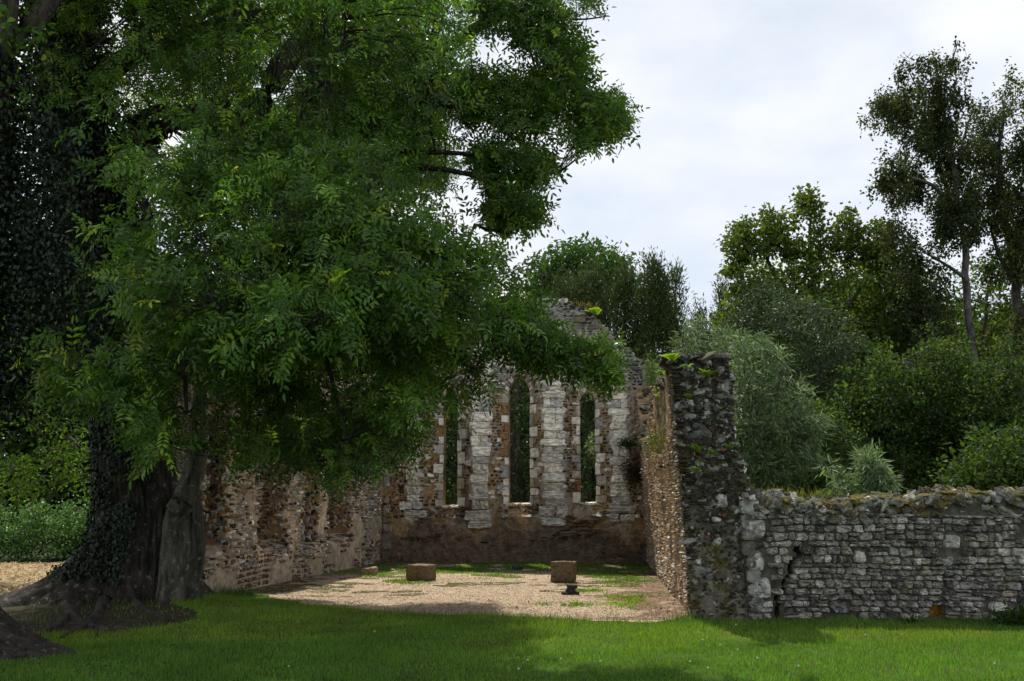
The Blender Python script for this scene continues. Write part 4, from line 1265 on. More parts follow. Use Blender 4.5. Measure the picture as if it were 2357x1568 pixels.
def rpoly(r, poly, n, sc=0.0, thr=0.0, seed=0):
    """n random photo points within the outline; thr > 0 leaves gaps"""
    P = np.asarray(poly, float)
    lo, hi = P.min(0), P.max(0)
    out_ = np.zeros((0, 2))
    for _ in range(60):
        q = r.uniform(lo, hi, (n * 2, 2))
        q = q[inpoly(q[:, 0], q[:, 1], P)]
        if thr > 0:
            q = q[fbm(q / sc, seed, 2) > thr]
        out_ = np.concatenate([out_, q])
        if len(out_) >= n:
            break
    return out_[:n]

def connect(r, nodes, tips, seg=5, sag=.12, rise=0.0):
    """curved shoots from the nearest node to each tip -> (N,seg,3)"""
    idx = np.zeros(len(tips), int)
    for k in range(0, len(tips), 400):
        t = tips[k:k + 400]
        dd = ((t[:, None] - nodes[None]) ** 2)
        cost = dd.sum(-1) + 1.2 * np.clip(nodes[None, :, 2] - t[:, None, 2], 0, 9) ** 2 * rise
        idx[k:k + 400] = cost.argmin(1)
    A = nodes[idx]; v = tips - A; ln = np.linalg.norm(v, axis=1, keepdims=True)
    s_ = np.linspace(0, 1, seg)[None, :, None]
    Pp = A[:, None] + v[:, None] * s_
    bow = np.array([0, 0, 1.]) * sag * ln + r.normal(0, .10, (len(tips), 3)) * ln
    Pp = Pp + (np.sin(s_ * math.pi)) * bow[:, None]
    Pp = Pp + r.normal(0, .025, Pp.shape) * ln[:, None] * np.sin(s_ * math.pi)
    return Pp, ln[:, 0]

def leafcols(r, n, pal):
    return pick(r, n, pal)

def make_tree(name, label, limbs, regions, leaf, barkcol=(.10, .085, .065), bark=None, lmat=None, seed=0, group=None, cat='tree', nsec=40, trunk_sides=12, trunk_name='trunk', crown_name='crown', twig=True, base=None, extra_mb=None, tw=1.0):
    """limbs: [(points, r0, r1, n)], regions: [(outline, Y0, Y1, n sprays, spray size, gap)]"""
    r = np.random.default_rng(seed)
    P0 = np.asarray(base if base is not None else limbs[0][0][0], float)
    root = empty(name, (P0[0], P0[1], 0))
    tag(root, label, cat, group)
    off = np.array([P0[0], P0[1], 0])
    bk = extra_mb or MB(); cr = MB()
    nodes = []
    for pts, r0, r1, n in limbs:
        q = smooth_path(pts, n)
        q[1:-1] += (fbm(q[1:-1] * 1.3 + seed, seed, 2) - .5)[:, None] * r0 * np.array([1.2, .8, .5])
        tubes(bk, q[None] - off, np.linspace(r0, r1, n)[None], trunk_sides if r0 > .1 else 6, barkcol, bump=.16, seed=seed)
        nodes.append(q[n // 4:])
    nodes = np.concatenate(nodes)
    tips, szs, tone = [], [], []
    for poly, Y0, Y1, n, sz, gap in regions:
        bo = leaf.get('bough')
        if bo and n > 30 and gap is None:
            m_, sg = bo
            q = rpoly(r, poly, max(3, n // m_))
            c_ = at(q[:, 0], q[:, 1], r.uniform(Y0, Y1, len(q)))
            m_ = max(4, int(n / len(q)))
            g_ = r.normal(0, 1, (len(c_), m_, 3)); g_ /= np.maximum(1, np.linalg.norm(g_, axis=-1, keepdims=True) / 1.7)
            k_ = r.uniform(.65, 1.3, (len(c_), 1, 1))
            t_ = c_[:, None] + g_ * np.array(sg) * k_ - np.array([0, 0, 1.]) * (.22 * (g_[..., :2] ** 2).sum(-1, keepdims=True) * sg[2])
            t_ = t_.reshape(-1, 3)
            yc = t_[:, 1] * CT + (t_[:, 2] - EYE) * ST; zc_ = -t_[:, 1] * ST + (t_[:, 2] - EYE) * CT
            jx, jy = r.normal(0, leaf.get('soft', 22), (2, len(t_)))
            kp_ = inpoly(CX + F * t_[:, 0] / yc + jx, CY - F * zc_ / yc + jy, poly)
            bt_ = np.repeat(r.uniform(.72, 1.3, len(c_)), m_)[kp_]
            t_ = t_[kp_]
            tips.append(t_); szs.append(np.full(len(t_), sz)); tone.append(bt_)
            continue
        q = rpoly(r, poly, n, gap[0] if gap else 0, gap[1] if gap else 0, seed + len(tips))
        Yd = r.uniform(Y0, Y1, len(q))
        tips.append(at(q[:, 0], q[:, 1], Yd)); szs.append(np.full(len(q), sz)); tone.append(np.ones(len(q)))
    tips = np.concatenate(tips); szs = np.concatenate(szs); tone = np.concatenate(tone)
    ok = tips[:, 2] > .15
    for hp, pr in leaf.get('holes', ()):
        yc = tips[:, 1] * CT + (tips[:, 2] - EYE) * ST; zc_ = -tips[:, 1] * ST + (tips[:, 2] - EYE) * CT
        ok &= ~(inpoly(CX + F * tips[:, 0] / yc, CY - F * zc_ / yc, hp) & (r.random(len(tips)) < pr))
    tips, szs, tone = tips[ok], szs[ok], tone[ok]
    # secondary branches first, then shoots
    sel = r.choice(len(tips), min(nsec, len(tips)), replace=False)
    order = sel[np.argsort(((tips[sel][:, None] - nodes[None]) ** 2).sum(-1).min(1))]
    for k in range(0, len(order), max(1, len(order) // 4)):
        s_ = order[k:k + max(1, len(order) // 4)]
        Pp, ln = connect(r, nodes, tips[s_], 8, .10, leaf.get('rise', .3))
        tubes(bk, Pp - off, np.linspace(1, .25, 8)[None] * (tw * (.012 + .016 * ln))[:, None], 5, barkcol, bump=.1)
        nodes = np.concatenate([nodes, Pp[:, 1:].reshape(-1, 3)])
    Pp, ln = connect(r, nodes, tips, 5, leaf.get('sag', .1), leaf.get('rise', .3))
    if twig:
        tubes(bk, Pp - off, np.linspace(1, .3, 5)[None] * (tw * (.005 + .008 * ln))[:, None], 3, barkcol)
    dirs = norm(Pp[:, -1] - Pp[:, -2])
    leaf_spray(cr, tips - off, dirs, szs, leaf, r, tone)
    tag(bk.build(trunk_name, bark or M_BARKD, root, smooth=True))
    cr.build(crown_name, lmat or M_LEAF, root)
    return root

def leaf_spray(cr, C, D, sz, leaf, r, tone=1.0):
    n = len(C); K = leaf['k']
    rep = lambda a: np.repeat(a, K, 0)
    kind = leaf.get('kind', 'simple')
    cs = r.uniform(.75, 1.25, (n, 1)) * np.broadcast_to(tone, (n,))[:, None]
    if kind == 'pinnate':
        Dh = norm(D * np.array([1, 1, .5]) + r.normal(0, .35, (n, 3)) + np.array([0, 0, -leaf.get('droop', .3)]))
        t = (np.arange(K) / max(1, K - 1))[None, :, None] * np.ones((n, 1, 1))
        tw_ = C[:, None] + Dh[:, None] * ((t - .6) * sz[:, None, None] * 1.5) - np.array([0, 0, 1.]) * (t ** 2 * sz[:, None, None] * .25)
        Pl = (tw_ + np.array([0, 0, .10]) + r.normal(0, .16, tw_.shape) * sz[:, None, None]).reshape(-1, 3)
        Dl = norm(rep(Dh) * .6 + r.normal(0, .75, (n * K, 3)) + np.array([0, 0, -leaf.get('droop', .3)]))
        Nl = norm(rep(Dh * np.array([1, 1, 0])) * .75 + np.array([0, 0, .65]) + r.normal(0, .45, (n * K, 3)))
        col = leafcols(r, n * K, leaf['pal']) * rep(cs)
        vs = r.uniform(.6, 1.15, n * K) * np.repeat(r.uniform(.75, 1.15, n), K)
        young = np.repeat(r.random(n) < .16, K)
        col[young] = col[young] * np.array([1.7, 1.55, 1.1])
        h_ = r.random(n * K) < .4
        for sel_, pr_ in ((h_, leaf['pairs']), (~h_, leaf['pairs'] - 1)):
            pinnate(cr, Pl[sel_], Dl[sel_], Nl[sel_], (leaf['L'] * vs)[sel_], pr_, (leaf['ll'] * vs)[sel_], (leaf['lw'] * vs)[sel_], col[sel_], r, leaf.get('shape', 6))
    else:
        g_ = r.normal(0, 1, (n * K, 3))
        Pl = rep(C) + g_ * rep(sz)[:, None] * .5 * np.array(leaf.get('flat', (1, 1, .6)))
        up = leaf.get('up', 0.0)
        Dl = norm(rep(D) * leaf.get('follow', .4) + r.normal(0, .7, (n * K, 3)) + np.array([0, 0, up]) + g_ * .3)
        Nl = norm(np.array([0, -.2, .8]) * leaf.get('face', 1.0) + r.normal(0, .6, (n * K, 3)))
        col = leafcols(r, n * K, leaf['pal']) * rep(cs)
        leaves(cr, Pl, Dl, Nl, leaf['ll'] * r.uniform(.65, 1.3, n * K), leaf['lw'] * r.uniform(.7, 1.3, n * K), col, leaf.get('shape', 4))

def pts(*a):
    """photo points with distance -> path"""
    a = np.array(a, float)
    return at(a[:, 0], a[:, 1], a[:, 2])

# ================================================================== 8 the great ash tree
ASHP = [(5, (0.0511, 0.1105, 0.0187)), (3, (0.0738, 0.1456, 0.0231)), (1.5, (0.1250, 0.2145, 0.0308)), (.15, (0.2130, 0.2470, 0.0330))]
tmb = MB()
zt = np.concatenate([np.linspace(-.1, 1.2, 50), np.linspace(1.23, 6.5, 110)]); ns = 190
th = np.linspace(0, 2 * math.pi, ns + 1)[:-1]
Zt, Th = np.meshgrid(zt, th, indexing='ij')
rb = .66 - .03 * np.clip(Zt, 0, 4) + .10 * np.exp(-Zt / .5)
for a0, A_, w_, hk in ((math.pi * 1.12, 1.65, .36, .44), (math.pi * 1.28, .55, .25, .40), (math.pi * 1.55, .30, .25, .5), (math.pi * 1.75, .28, .18, .8), (-.25, .45, .25, .4), (.6, .4, .3, .4), (1.8, .5, .3, .4)):
    dth = (Th - a0 + math.pi) % (2 * math.pi) - math.pi
    rb = rb + A_ * np.exp(-(dth / (w_ * (1 + .5 * np.clip(Zt, 0, 2)))) ** 2) * np.exp(-np.clip(Zt, -.1, 9) / hk)
q = np.stack([np.cos(Th) * 2.2, np.sin(Th) * 2.2, Zt * .7], -1)
rb = rb * (1 + .14 * (fbm(q, 401, 3) - .5) * 2 + .11 * (np.abs(fbm(np.stack([np.cos(Th) * 11, np.sin(Th) * 11, Zt * 1.5], -1), 402, 4) - .5) * 4 - .6))
cxz = np.interp(Zt, [0, 1.2, 3, 5, 6.5], [0, 0.0, -.25, -.75, -1.1])
Vt = np.stack([cxz + rb * np.cos(Th), rb * np.sin(Th) - .03 * Zt, Zt + .12], -1).reshape(-1, 3)
id_ = np.arange(Vt.shape[0]).reshape(Zt.shape)
a_, b_ = id_[:-1], id_[1:]
tmb.add(Vt, np.stack([a_, np.roll(a_, -1, 1), np.roll(b_, -1, 1), b_], -1).reshape(-1, 4), col=(0.048, 0.042, 0.034))
tsurf = Vt.reshape(Zt.shape + (3,)).copy()
# the paler second stem growing up the front right of the trunk
st = pts((396, 1400, 15.5), (402, 1330, 15.5), (405, 1260, 15.5), (408, 1190, 15.4), (432, 1130, 15.25), (450, 1075, 15.25), (455, 980, 15.2), (463, 880, 15.1), (480, 780, 14.9), (510, 680, 14.6), (540, 560, 14.4))
o_ = np.array([ASH[0], ASH[1], 0])
qs = smooth_path(st, 80)
tubes(tmb, qs[None] - o_, np.interp(np.linspace(0, 1, 80), [0, .1, .2, .3, .4, .55, 1], [.27, .22, .20, .175, .15, .11, .05])[None], 40, (0.105, 0.096, 0.076), bump=.34, seed=405)
s2 = smooth_path(pts((432, 1385, 15.6), (445, 1300, 15.6), (446, 1210, 15.6), (440, 1130, 15.6)), 50)
tubes(tmb, s2[None] - o_, np.interp(np.linspace(0, 1, 50), [0, .2, 1], [.22, .16, .13])[None], 36, (0.075, 0.068, 0.056), bump=.45, seed=406)
s3 = smooth_path(pts((525, 748, 14.8), (560, 744, 14.5), (593, 754, 14.2), (600, 800, 13.9)), 12)
tubes(tmb, s3[None] - o_, np.linspace(.06, .02, 12)[None], 8, (0.16, 0.145, 0.11), bump=.2)
# surface roots
roots = MB()
for a in (((205, 1395, 14.9), (150, 1440, 14.0), (110, 1462, 13.4), (60, 1478, 12.8)), ((300, 1400, 15.0), (330, 1425, 14.6), (385, 1442, 14.3)), ((150, 1420, 14.3), (200, 1450, 13.7), (270, 1462, 13.4)), ((240, 1410, 14.8), (215, 1440, 14.2), (140, 1475, 13.4))):
    ra = np.array(a, float); rp_ = onground(ra[:, 0], ra[:, 1]); rp_[:, 2] = gz(rp_[:, 0], rp_[:, 1]) + .01
    tubes(roots, smooth_path(rp_, 30)[None] - o_, np.linspace(.11, .03, 30)[None], 12, (0.06, 0.05, 0.04), bump=.3)
T0 = ASH + np.array([0, 0, .3])
trunk_top = at(250, 500, 15.6)
LIMBS = [
    (np.concatenate([pts((268, 640, 15.7), (230, 480, 15.5), (195, 330, 15.2), (165, 150, 14.9), (150, -60, 14.6), (150, -300, 14.4))]), .50, .28, 26),
    (pts((240, 500, 15.5), (285, 390, 15.0), (312, 335, 14.7), (345, 285, 14.4), (385, 268, 14.2), (450, 272, 13.9), (530, 266, 13.6), (595, 240, 13.5), (640, 185, 13.5), (682, 110, 13.6), (715, 0, 13.8), (745, -250, 14)), .23, .15, 44),
    (pts((180, 240, 15.0), (300, 130, 14.6), (420, 92, 14.2), (480, 70, 14.0), (540, 50, 13.9), (640, 25, 13.8), (720, -60, 13.8)), .20, .08, 22),
    (pts((690, 115, 13.6), (780, 110, 13.4), (900, 118, 13.2), (1000, 118, 13.0), (1058, 92, 13.0), (1110, 54, 12.9), (1177, 32, 12.9), (1260, -20, 12.9)), .14, .05, 24),
    (pts((1165, 40, 12.9), (1200, 72, 12.8), (1222, 120, 12.8), (1236, 178, 12.7)), .035, .012, 10),
    (pts((1195, 30, 12.9), (1240, 95, 13), (1262, 140, 13), (1282, 178, 13)), .03, .012, 10),
    (pts((1177, 32, 12.9), (1270, 38, 13), (1340, 45, 13.1), (1395, 38, 13.2)), .03, .008, 10),
    (pts((690, 130, 13.6), (780, 190, 13.3), (900, 230, 13.1), (1030, 240, 12.9), (1120, 270, 12.8), (1177, 310, 12.8), (1220, 342, 12.8), (1262, 394, 12.8), (1288, 398, 12.8), (1306, 424, 12.8)), .11, .014, 28),
    (pts((1100, 262, 12.8), (1200, 250, 13), (1300, 245, 13.2), (1400, 240, 13.3), (1450, 290, 13.4)), .04, .01, 14),
    (pts((760, 260, 13.2), (900, 340, 12.9), (1063, 353, 12.6), (1150, 360, 12.6), (1220, 370, 12.6)), .07, .012, 18),
    (pts((800, 340, 13), (940, 380, 12.7), (1053, 396, 12.5), (1120, 416, 12.5), (1152, 460, 12.5), (1170, 535, 12.4)), .065, .015, 18),
    (pts((1110, 412, 12.5), (1155, 416, 12.6), (1196, 463, 12.6), (1226, 506, 12.7)), .03, .01, 10),
    (pts((450, 275, 13.9), (560, 400, 12.8), (720, 540, 11.9), (880, 650, 11.5), (1020, 710, 11.4), (1180, 750, 11.4), (1320, 800, 11.5), (1410, 840, 11.6)), .12, .015, 30),
    (pts((310, 340, 14.7), (330, 480, 12.5), (360, 650, 11.2), (420, 800, 10.6), (430, 950, 10.5)), .10, .02, 20),
    (pts((240, 520, 15.5), (180, 560, 13.5), (150, 700, 12.6), (170, 850, 12.2)), .10, .02, 16),
    (pts((540, 272, 13.6), (620, 430, 12), (700, 640, 11), (760, 850, 10.7), (800, 1010, 10.7)), .09, .015, 22),
]
HOLES = [([(592, 130), (700, 85), (725, 170), (655, 262), (592, 262)], .97), ([(340, 280), (462, 284), (470, 330), (425, 348), (330, 362)], 1.0), ([(270, 255), (400, 245), (400, 290), (340, 360), (285, 420)], .75), ([(470, 95), (590, 90), (600, 230), (500, 240)], .62), ([(680, 455), (770, 465), (760, 520), (700, 515)], .8), ([(600, 440), (670, 440), (660, 490), (605, 490)], .75), ([(800, 150), (900, 140), (900, 230), (820, 230)], .6), ([(1090, 60), (1160, 70), (1180, 150), (1110, 165)], .85)]
REG = [
    # main hanging mass in front (outline, near, far, sprays, size, gaps)
    ([(0, -60), (700, -60), (1060, -60), (1090, 60), (1040, 150), (1100, 280), (1080, 360), (1040, 480), (1090, 560), (1180, 600), (1212, 665), (1222, 715), (1205, 750), (1130, 780), (1035, 785), (1010, 820), (1000, 920), (960, 1020), (890, 1070), (810, 1090), (740, 1110), (690, 1050), (620, 1100), (560, 1060), (520, 1010), (480, 980), (420, 1060), (340, 1070), (300, 990), (260, 930), (150, 920), (95, 890), (130, 850), (250, 810), (330, 720), (290, 650), (300, 560), (330, 480), (230, 340), (110, 310), (90, 150), (120, -60)], 9.6, 13.8, 1650, .28, None),
    ([(230, 440), (560, 400), (900, 320), (1060, 500), (1080, 630), (900, 760), (700, 830), (420, 830), (270, 740), (240, 600)], 8.8, 10.6, 480, .25, None),
    ([(100, -60), (1050, -60), (1050, 330), (700, 420), (520, 250), (330, 240), (120, 330)], 12.5, 17.5, 620, .36, None),
    ([(250, -60), (1060, -60), (1040, 150), (1010, 400), (760, 430), (480, 380), (300, 250)], 17.0, 23.0, 1450, .38, None),
    ([(400, 250), (800, 120), (1050, 90), (1030, 430), (620, 440), (420, 380)], 19.5, 22.8, 800, .38, None),
    ([(380, 420), (700, 360), (1000, 340), (1075, 540), (1010, 700), (800, 760), (480, 720)], 15.5, 20.5, 620, .36, None),
    # arm reaching over the gable wall
    ([(1150, 700), (1225, 722), (1270, 782), (1330, 822), (1400, 826), (1412, 856), (1330, 856), (1260, 836), (1150, 800)], 11.0, 12.2, 170, .17, (1, 0)),
    ([(990, 760), (1130, 770), (1120, 850), (1100, 930), (1075, 985), (1050, 950), (1025, 880)], 11.0, 12.0, 30, .19, (45, .4)),
    ([(1395, 860), (1420, 875), (1412, 895), (1390, 885)], 11.3, 11.6, 6, .15, None),
    # right upper branches against the sky
    ([(1090, -40), (1360, -40), (1375, 20), (1340, 90), (1350, 150), (1330, 180), (1290, 180), (1240, 140), (1170, 80), (1100, 80)], 12.4, 13.6, 150, .22, (45, .38)),
    ([(1040, 150), (1140, 190), (1290, 190), (1350, 180), (1350, 220), (1420, 230), (1445, 270), (1440, 310), (1385, 330), (1345, 370), (1320, 335), (1280, 290), (1210, 310), (1140, 290), (1060, 270)], 12.4, 13.8, 270, .22, (50, .38)),
    ([(1060, 330), (1170, 330), (1240, 360), (1270, 390), (1240, 430), (1180, 395), (1110, 410)], 12.2, 13.2, 80, .18, (45, .38)),
    ([(1120, 420), (1190, 430), (1240, 490), (1235, 520), (1190, 530), (1130, 530), (1130, 470)], 12.2, 13.0, 75, .18, (40, .36)),
    # dark boughs low over the left side wall
    ([(480, 940), (560, 900), (700, 930), (860, 930), (960, 940), (930, 1030), (850, 1050), (760, 1095), (700, 1040), (600, 1080), (540, 1020)], 12.0, 14.5, 260, .30, None),
    ([(500, 700), (900, 640), (1010, 720), (970, 880), (700, 930), (520, 880)], 12.5, 14.5, 360, .32, None),
    # bright low bunch in front of the trunk
    ([(300, 950), (390, 920), (400, 1030), (350, 1075), (320, 1040)], 9.4, 10.0, 12, .20, None),
    ([(90, 830), (180, 790), (330, 850), (330, 930), (200, 920), (100, 890)], 9.5, 10.5, 30, .24, (60, .40)),
]
# crown above the picture: shades the lawn
ash_leaf = dict(kind='pinnate', k=10, L=.26, pairs=4, ll=.083, lw=.035, bough=(20, (.50, .48, .16)), holes=HOLES, droop=.28, pal=ASHP, shape=6, sag=.12, rise=.2)
r = np.random.default_rng(430)
ash = make_tree('ash_tree', 'huge old ash tree with ivy-clad flared trunk, boughs hanging over the court', LIMBS, REG, ash_leaf, (0.042, 0.037, 0.030), M_BARK, M_ASH, seed=431, base=ASH, extra_mb=tmb, nsec=150, tw=.8)
up = MB()
n_ = 1300
a = r.uniform(0, 6.283, n_); q = r.random(n_) ** .5
C = np.stack([-4.4 + 6.0 * q * np.cos(a), 15.8 + 6.6 * q * np.sin(a), 9.6 + 5.5 * (1 - q ** 2) * r.random(n_) + .8 * r.random(n_)], -1)
C = C[(fbm(C * .45, 441, 2) > .44)]
el_ = np.degrees(np.arctan2(C[:, 2] - EYE, np.hypot(C[:, 0], C[:, 1])))
C = C[(el_ > 31) | (C[:, 1] < 8)]
n = len(C); K = 34
g_ = r.normal(0, .5, (n * K, 3)) * np.array([1, 1, .6])
leaves(up, np.repeat(C, K, 0) + g_ - np.array([ASH[0], ASH[1], 0]), norm(g_ + np.array([0, 0, -.3])), norm(np.array([0, 0, 1.]) + r.normal(0, .5, (n * K, 3))), .24 * r.uniform(.7, 1.3, n * K), .12, leafcols(r, n * K, ASHP), 4)
up.build('upper_crown', M_ASH, ash)
roots.build('surface_roots', M_ROOT, ash, smooth=True)
# ivy over the trunk
iv = MB()
def ivy_on(mb, S_, nrm, n, r, size, zlim, keepf, pal):
    i = r.integers(0, S_.shape[0] - 1, n); j = r.integers(0, S_.shape[1], n)
    j2 = (j + 1) % S_.shape[1]; a, b = r.random((n, 1)), r.random((n, 1))
    Pp = (S_[i, j] * (1 - a) + S_[i, j2] * a) * (1 - b) + (S_[i + 1, j] * (1 - a) + S_[i + 1, j2] * a) * b
    cen = (S_[i].mean(1))
    Nn = norm((Pp - cen) * np.array([1, 1, 0]) + np.array([0, 0, .001]))
    ok = keepf(Pp, Nn)
    Pp, Nn = Pp[ok], Nn[ok]; n = len(Pp)
    Pp = Pp + Nn * r.uniform(.02, .12, (n, 1))
    leaves(mb, Pp, np.array([0, 0, -1.]) + r.normal(0, .45, (n, 3)) + Nn * .25, Nn + r.normal(0, .35, (n, 3)) + np.array([0, 0, .2]), size * r.uniform(.6, 1.3, n), size * .95 * r.uniform(.7, 1.2, n), leafcols(r, n, pal), 8)
IVP = [(5, (0.0078, 0.0195, 0.0065)), (2, (0.0143, 0.0325, 0.0091)), (.3, (0.0390, 0.0325, 0.0130))]
kf = lambda P_, N_: (fbm(P_ * 1.1, 451, 2) > .36) & ((P_[:, 0] < .12 + .25 * (noise(P_ * 2, 3) - .5)) | (P_[:, 1] > .3) | (P_[:, 2] > 2.6)) & (P_[:, 2] > .35 + .4 * noise(P_ * 1.5, 4)) & (np.hypot(P_[:, 0], P_[:, 1]) < 1.25)
ivy_on(iv, tsurf, None, 26000, r, .075, 0, kf, IVP)
for lk in (0, 1):
    q = smooth_path(LIMBS[lk][0], 30)[: 30 if lk == 0 else 9] - o_
    K_ = len(q)
    n = 17000 if lk == 0 else 2500
    i = r.integers(0, K_ - 1, n); t = r.random((n, 1)); c_ = q[i] * (1 - t) + q[i + 1] * t
    d_ = norm(r.normal(0, 1, (n, 3)) * np.array([1, 1, .25]))
    rad_ = (np.linspace(LIMBS[lk][1], LIMBS[lk][2], 30)[i][:, None] * 1.02 + r.uniform(.02, .30 if lk == 0 else .1, (n, 1)))
    leaves(iv, c_ + d_ * rad_, np.array([0, 0, -1.]) + r.normal(0, .5, (n, 3)) + d_ * .3, d_ + r.normal(0, .4, (n, 3)), .085 * r.uniform(.6, 1.3, n), .08, leafcols(r, n, IVP), 8)
iv.build('ivy', M_IVY, ash)

# ================================================================== 9 second old tree at the left edge
tb = MB()
B2 = np.array([-6.75, 11.4, 0.0])
zt = np.concatenate([np.linspace(-.1, 1.2, 18), np.linspace(1.3, 7.0, 24)]); th = np.linspace(0, 2 * math.pi, 57)[:-1]
Zt, Th = np.meshgrid(zt, th, indexing='ij')
rb = .62 - .03 * Zt
for a0, A_, w_, hk in ((-.15, 1.55, .5, .42), (-1.0, .6, .3, .4), (.8, .5, .3, .4), (2.2, .6, .4, .4), (3.6, .6, .4, .4)):
    dth = (Th - a0 + math.pi) % (2 * math.pi) - math.pi
    rb = rb + A_ * np.exp(-(dth / w_) ** 2) * np.exp(-np.clip(Zt, -.1, 9) / hk)
q = np.stack([np.cos(Th) * 2.2, np.sin(Th) * 2.2, Zt * .7], -1)
rb = rb * (1 + .14 * (fbm(q, 461, 3) - .5) * 2 + .05 * (fbm(q * 4, 462, 3) - .5) * 2)
V2 = np.stack([rb * np.cos(Th) + .03 * Zt, rb * np.sin(Th), Zt], -1)
id_ = np.arange(Zt.size).reshape(Zt.shape); a_, b_ = id_[:-1], id_[1:]
tb.add(V2, np.stack([a_, np.roll(a_, -1, 1), np.roll(b_, -1, 1), b_], -1).reshape(-1, 4), col=(0.045, 0.038, 0.031))
t2 = make_tree('ivy_clad_tree', 'second old tree at the left edge of the lawn, its dark flared root reaching in', [
    (np.array([B2 + (.2, 0, 6.5), B2 + (.3, 0, 9), B2 + (.1, 0, 12)]), .42, .2, 12),
    (pts((-60, 260, 11.5), (0, 122, 11.6), (55, 66, 11.7), (120, -20, 11.8), (200, -150, 12)), .17, .1, 14)],
    [([(-350, -150), (60, -150), (70, 60), (20, 200), (-100, 330), (-350, 350)], 10.5, 13.5, 150, .4, (80, .4))],
    dict(k=26, ll=.11, lw=.07, pal=ASHP, shape=6), (0.075, 0.065, 0.055), M_BARK, M_LEAF, seed=463, base=B2, extra_mb=tb, nsec=20)
iv = MB()
q_ = rpoly(r, [(-200, 130), (90, 170), (150, 300), (130, 500), (200, 640), (190, 800), (110, 900), (-200, 960)], 420, 60, .36, 9)
C_ = np.repeat(at(q_[:, 0], q_[:, 1], r.uniform(11.6, 13.4, len(q_))) - B2, 75, 0); g_ = r.normal(0, .24, C_.shape)
leaves(iv, C_ + g_, np.array([0, 0, -1.]) + r.normal(0, .5, C_.shape), np.array([.3, -.8, .4]) + r.normal(0, .5, C_.shape), .062 * r.uniform(.6, 1.3, len(C_)), .055, leafcols(r, len(C_), IVP), 8)
kf = lambda P_, N_: (P_[:, 2] > 1.3 + .6 * noise(P_ * 1.5, 6))
ivy_on(iv, V2, None, 12000, r, .085, 0, kf, IVP)
iv.build('ivy', M_IVY, t2)
up = MB(); n_ = 700
a = r.uniform(0, 6.283, n_); q = r.random(n_) ** .5
C = np.stack([-9.8 + 5.2 * q * np.cos(a), 14.6 + 5.6 * q * np.sin(a), 10.2 + 4.5 * (1 - q ** 2) * r.random(n_) + .8 * r.random(n_)], -1)
el_ = np.degrees(np.arctan2(C[:, 2] - EYE, np.hypot(C[:, 0], C[:, 1])))
C = C[el_ > 27]; n = len(C); K = 34
g_ = r.normal(0, .5, (n * K, 3)) * np.array([1, 1, .6])
leaves(up, np.repeat(C, K, 0) + g_ - B2, norm(g_ + np.array([0, 0, -.3])), norm(np.array([0, 0, 1.]) + r.normal(0, .5, (n * K, 3))), .24 * r.uniform(.7, 1.3, n * K), .12, leafcols(r, n * K, ASHP), 4)
up.build('upper_crown', M_LEAF, t2)

# ================================================================== 10 trees, shrubs and wood behind
MAP = [(4, (0.0688, 0.1100, 0.0187)), (3, (0.0975, 0.1375, 0.0220)), (2, (0.0500, 0.0825, 0.0165))]
DKP = [(4, (0.0275, 0.0550, 0.0161)), (3, (0.0450, 0.0825, 0.0207)), (1.6, (0.0775, 0.1225, 0.0253))]
CHP = [(4, (0.0299, 0.0690, 0.0198)), (2, (0.0391, 0.0862, 0.0220))]
YEW = [(4, (0.0322, 0.0600, 0.0154)), (3, (0.0529, 0.0792, 0.0176)), (1, (0.0862, 0.0900, 0.0198))]
BEE = [(4, (0.026, 0.040, 0.015)), (2, (0.044, 0.060, 0.02)), (1, (0.075, 0.088, 0.022))]
SIL = [(4, (0.115, 0.175, 0.08)), (3, (0.19, 0.25, 0.135)), (2, (0.06, 0.105, 0.04))]
OAK = [(4, (0.055, 0.12, 0.018)), (3, (0.085, 0.165, 0.024)), (2, (0.03, 0.065, 0.014))]
BRA = [(4, (0.085, 0.18, 0.045)), (3, (0.13, 0.24, 0.07)), (2, (0.05, 0.11, 0.03))]
def gp(x, Y):
    """foot of a plant: photo column x, distance Y"""
    d = (x - CX) / F
    return np.array([d * (Y * CT - EYE * ST), Y, 0.0])

make_tree('horse_chestnut', 'round dark broadleaf tree crown rising behind the gable apex', [(np.array([gp(1330, 52), *at(np.array([1325, 1330]), np.array([800, 640]), 52)]), .35, .12, 12)],
    [([(1212, 650), (1228, 605), (1275, 575), (1345, 562), (1400, 572), (1438, 600), (1450, 650), (1420, 740), (1300, 730), (1225, 700)], 49, 55, 420, .75, None)],
    dict(k=16, ll=.34, lw=.17, pal=CHP, shape=4, up=-.4), seed=501, nsec=30)

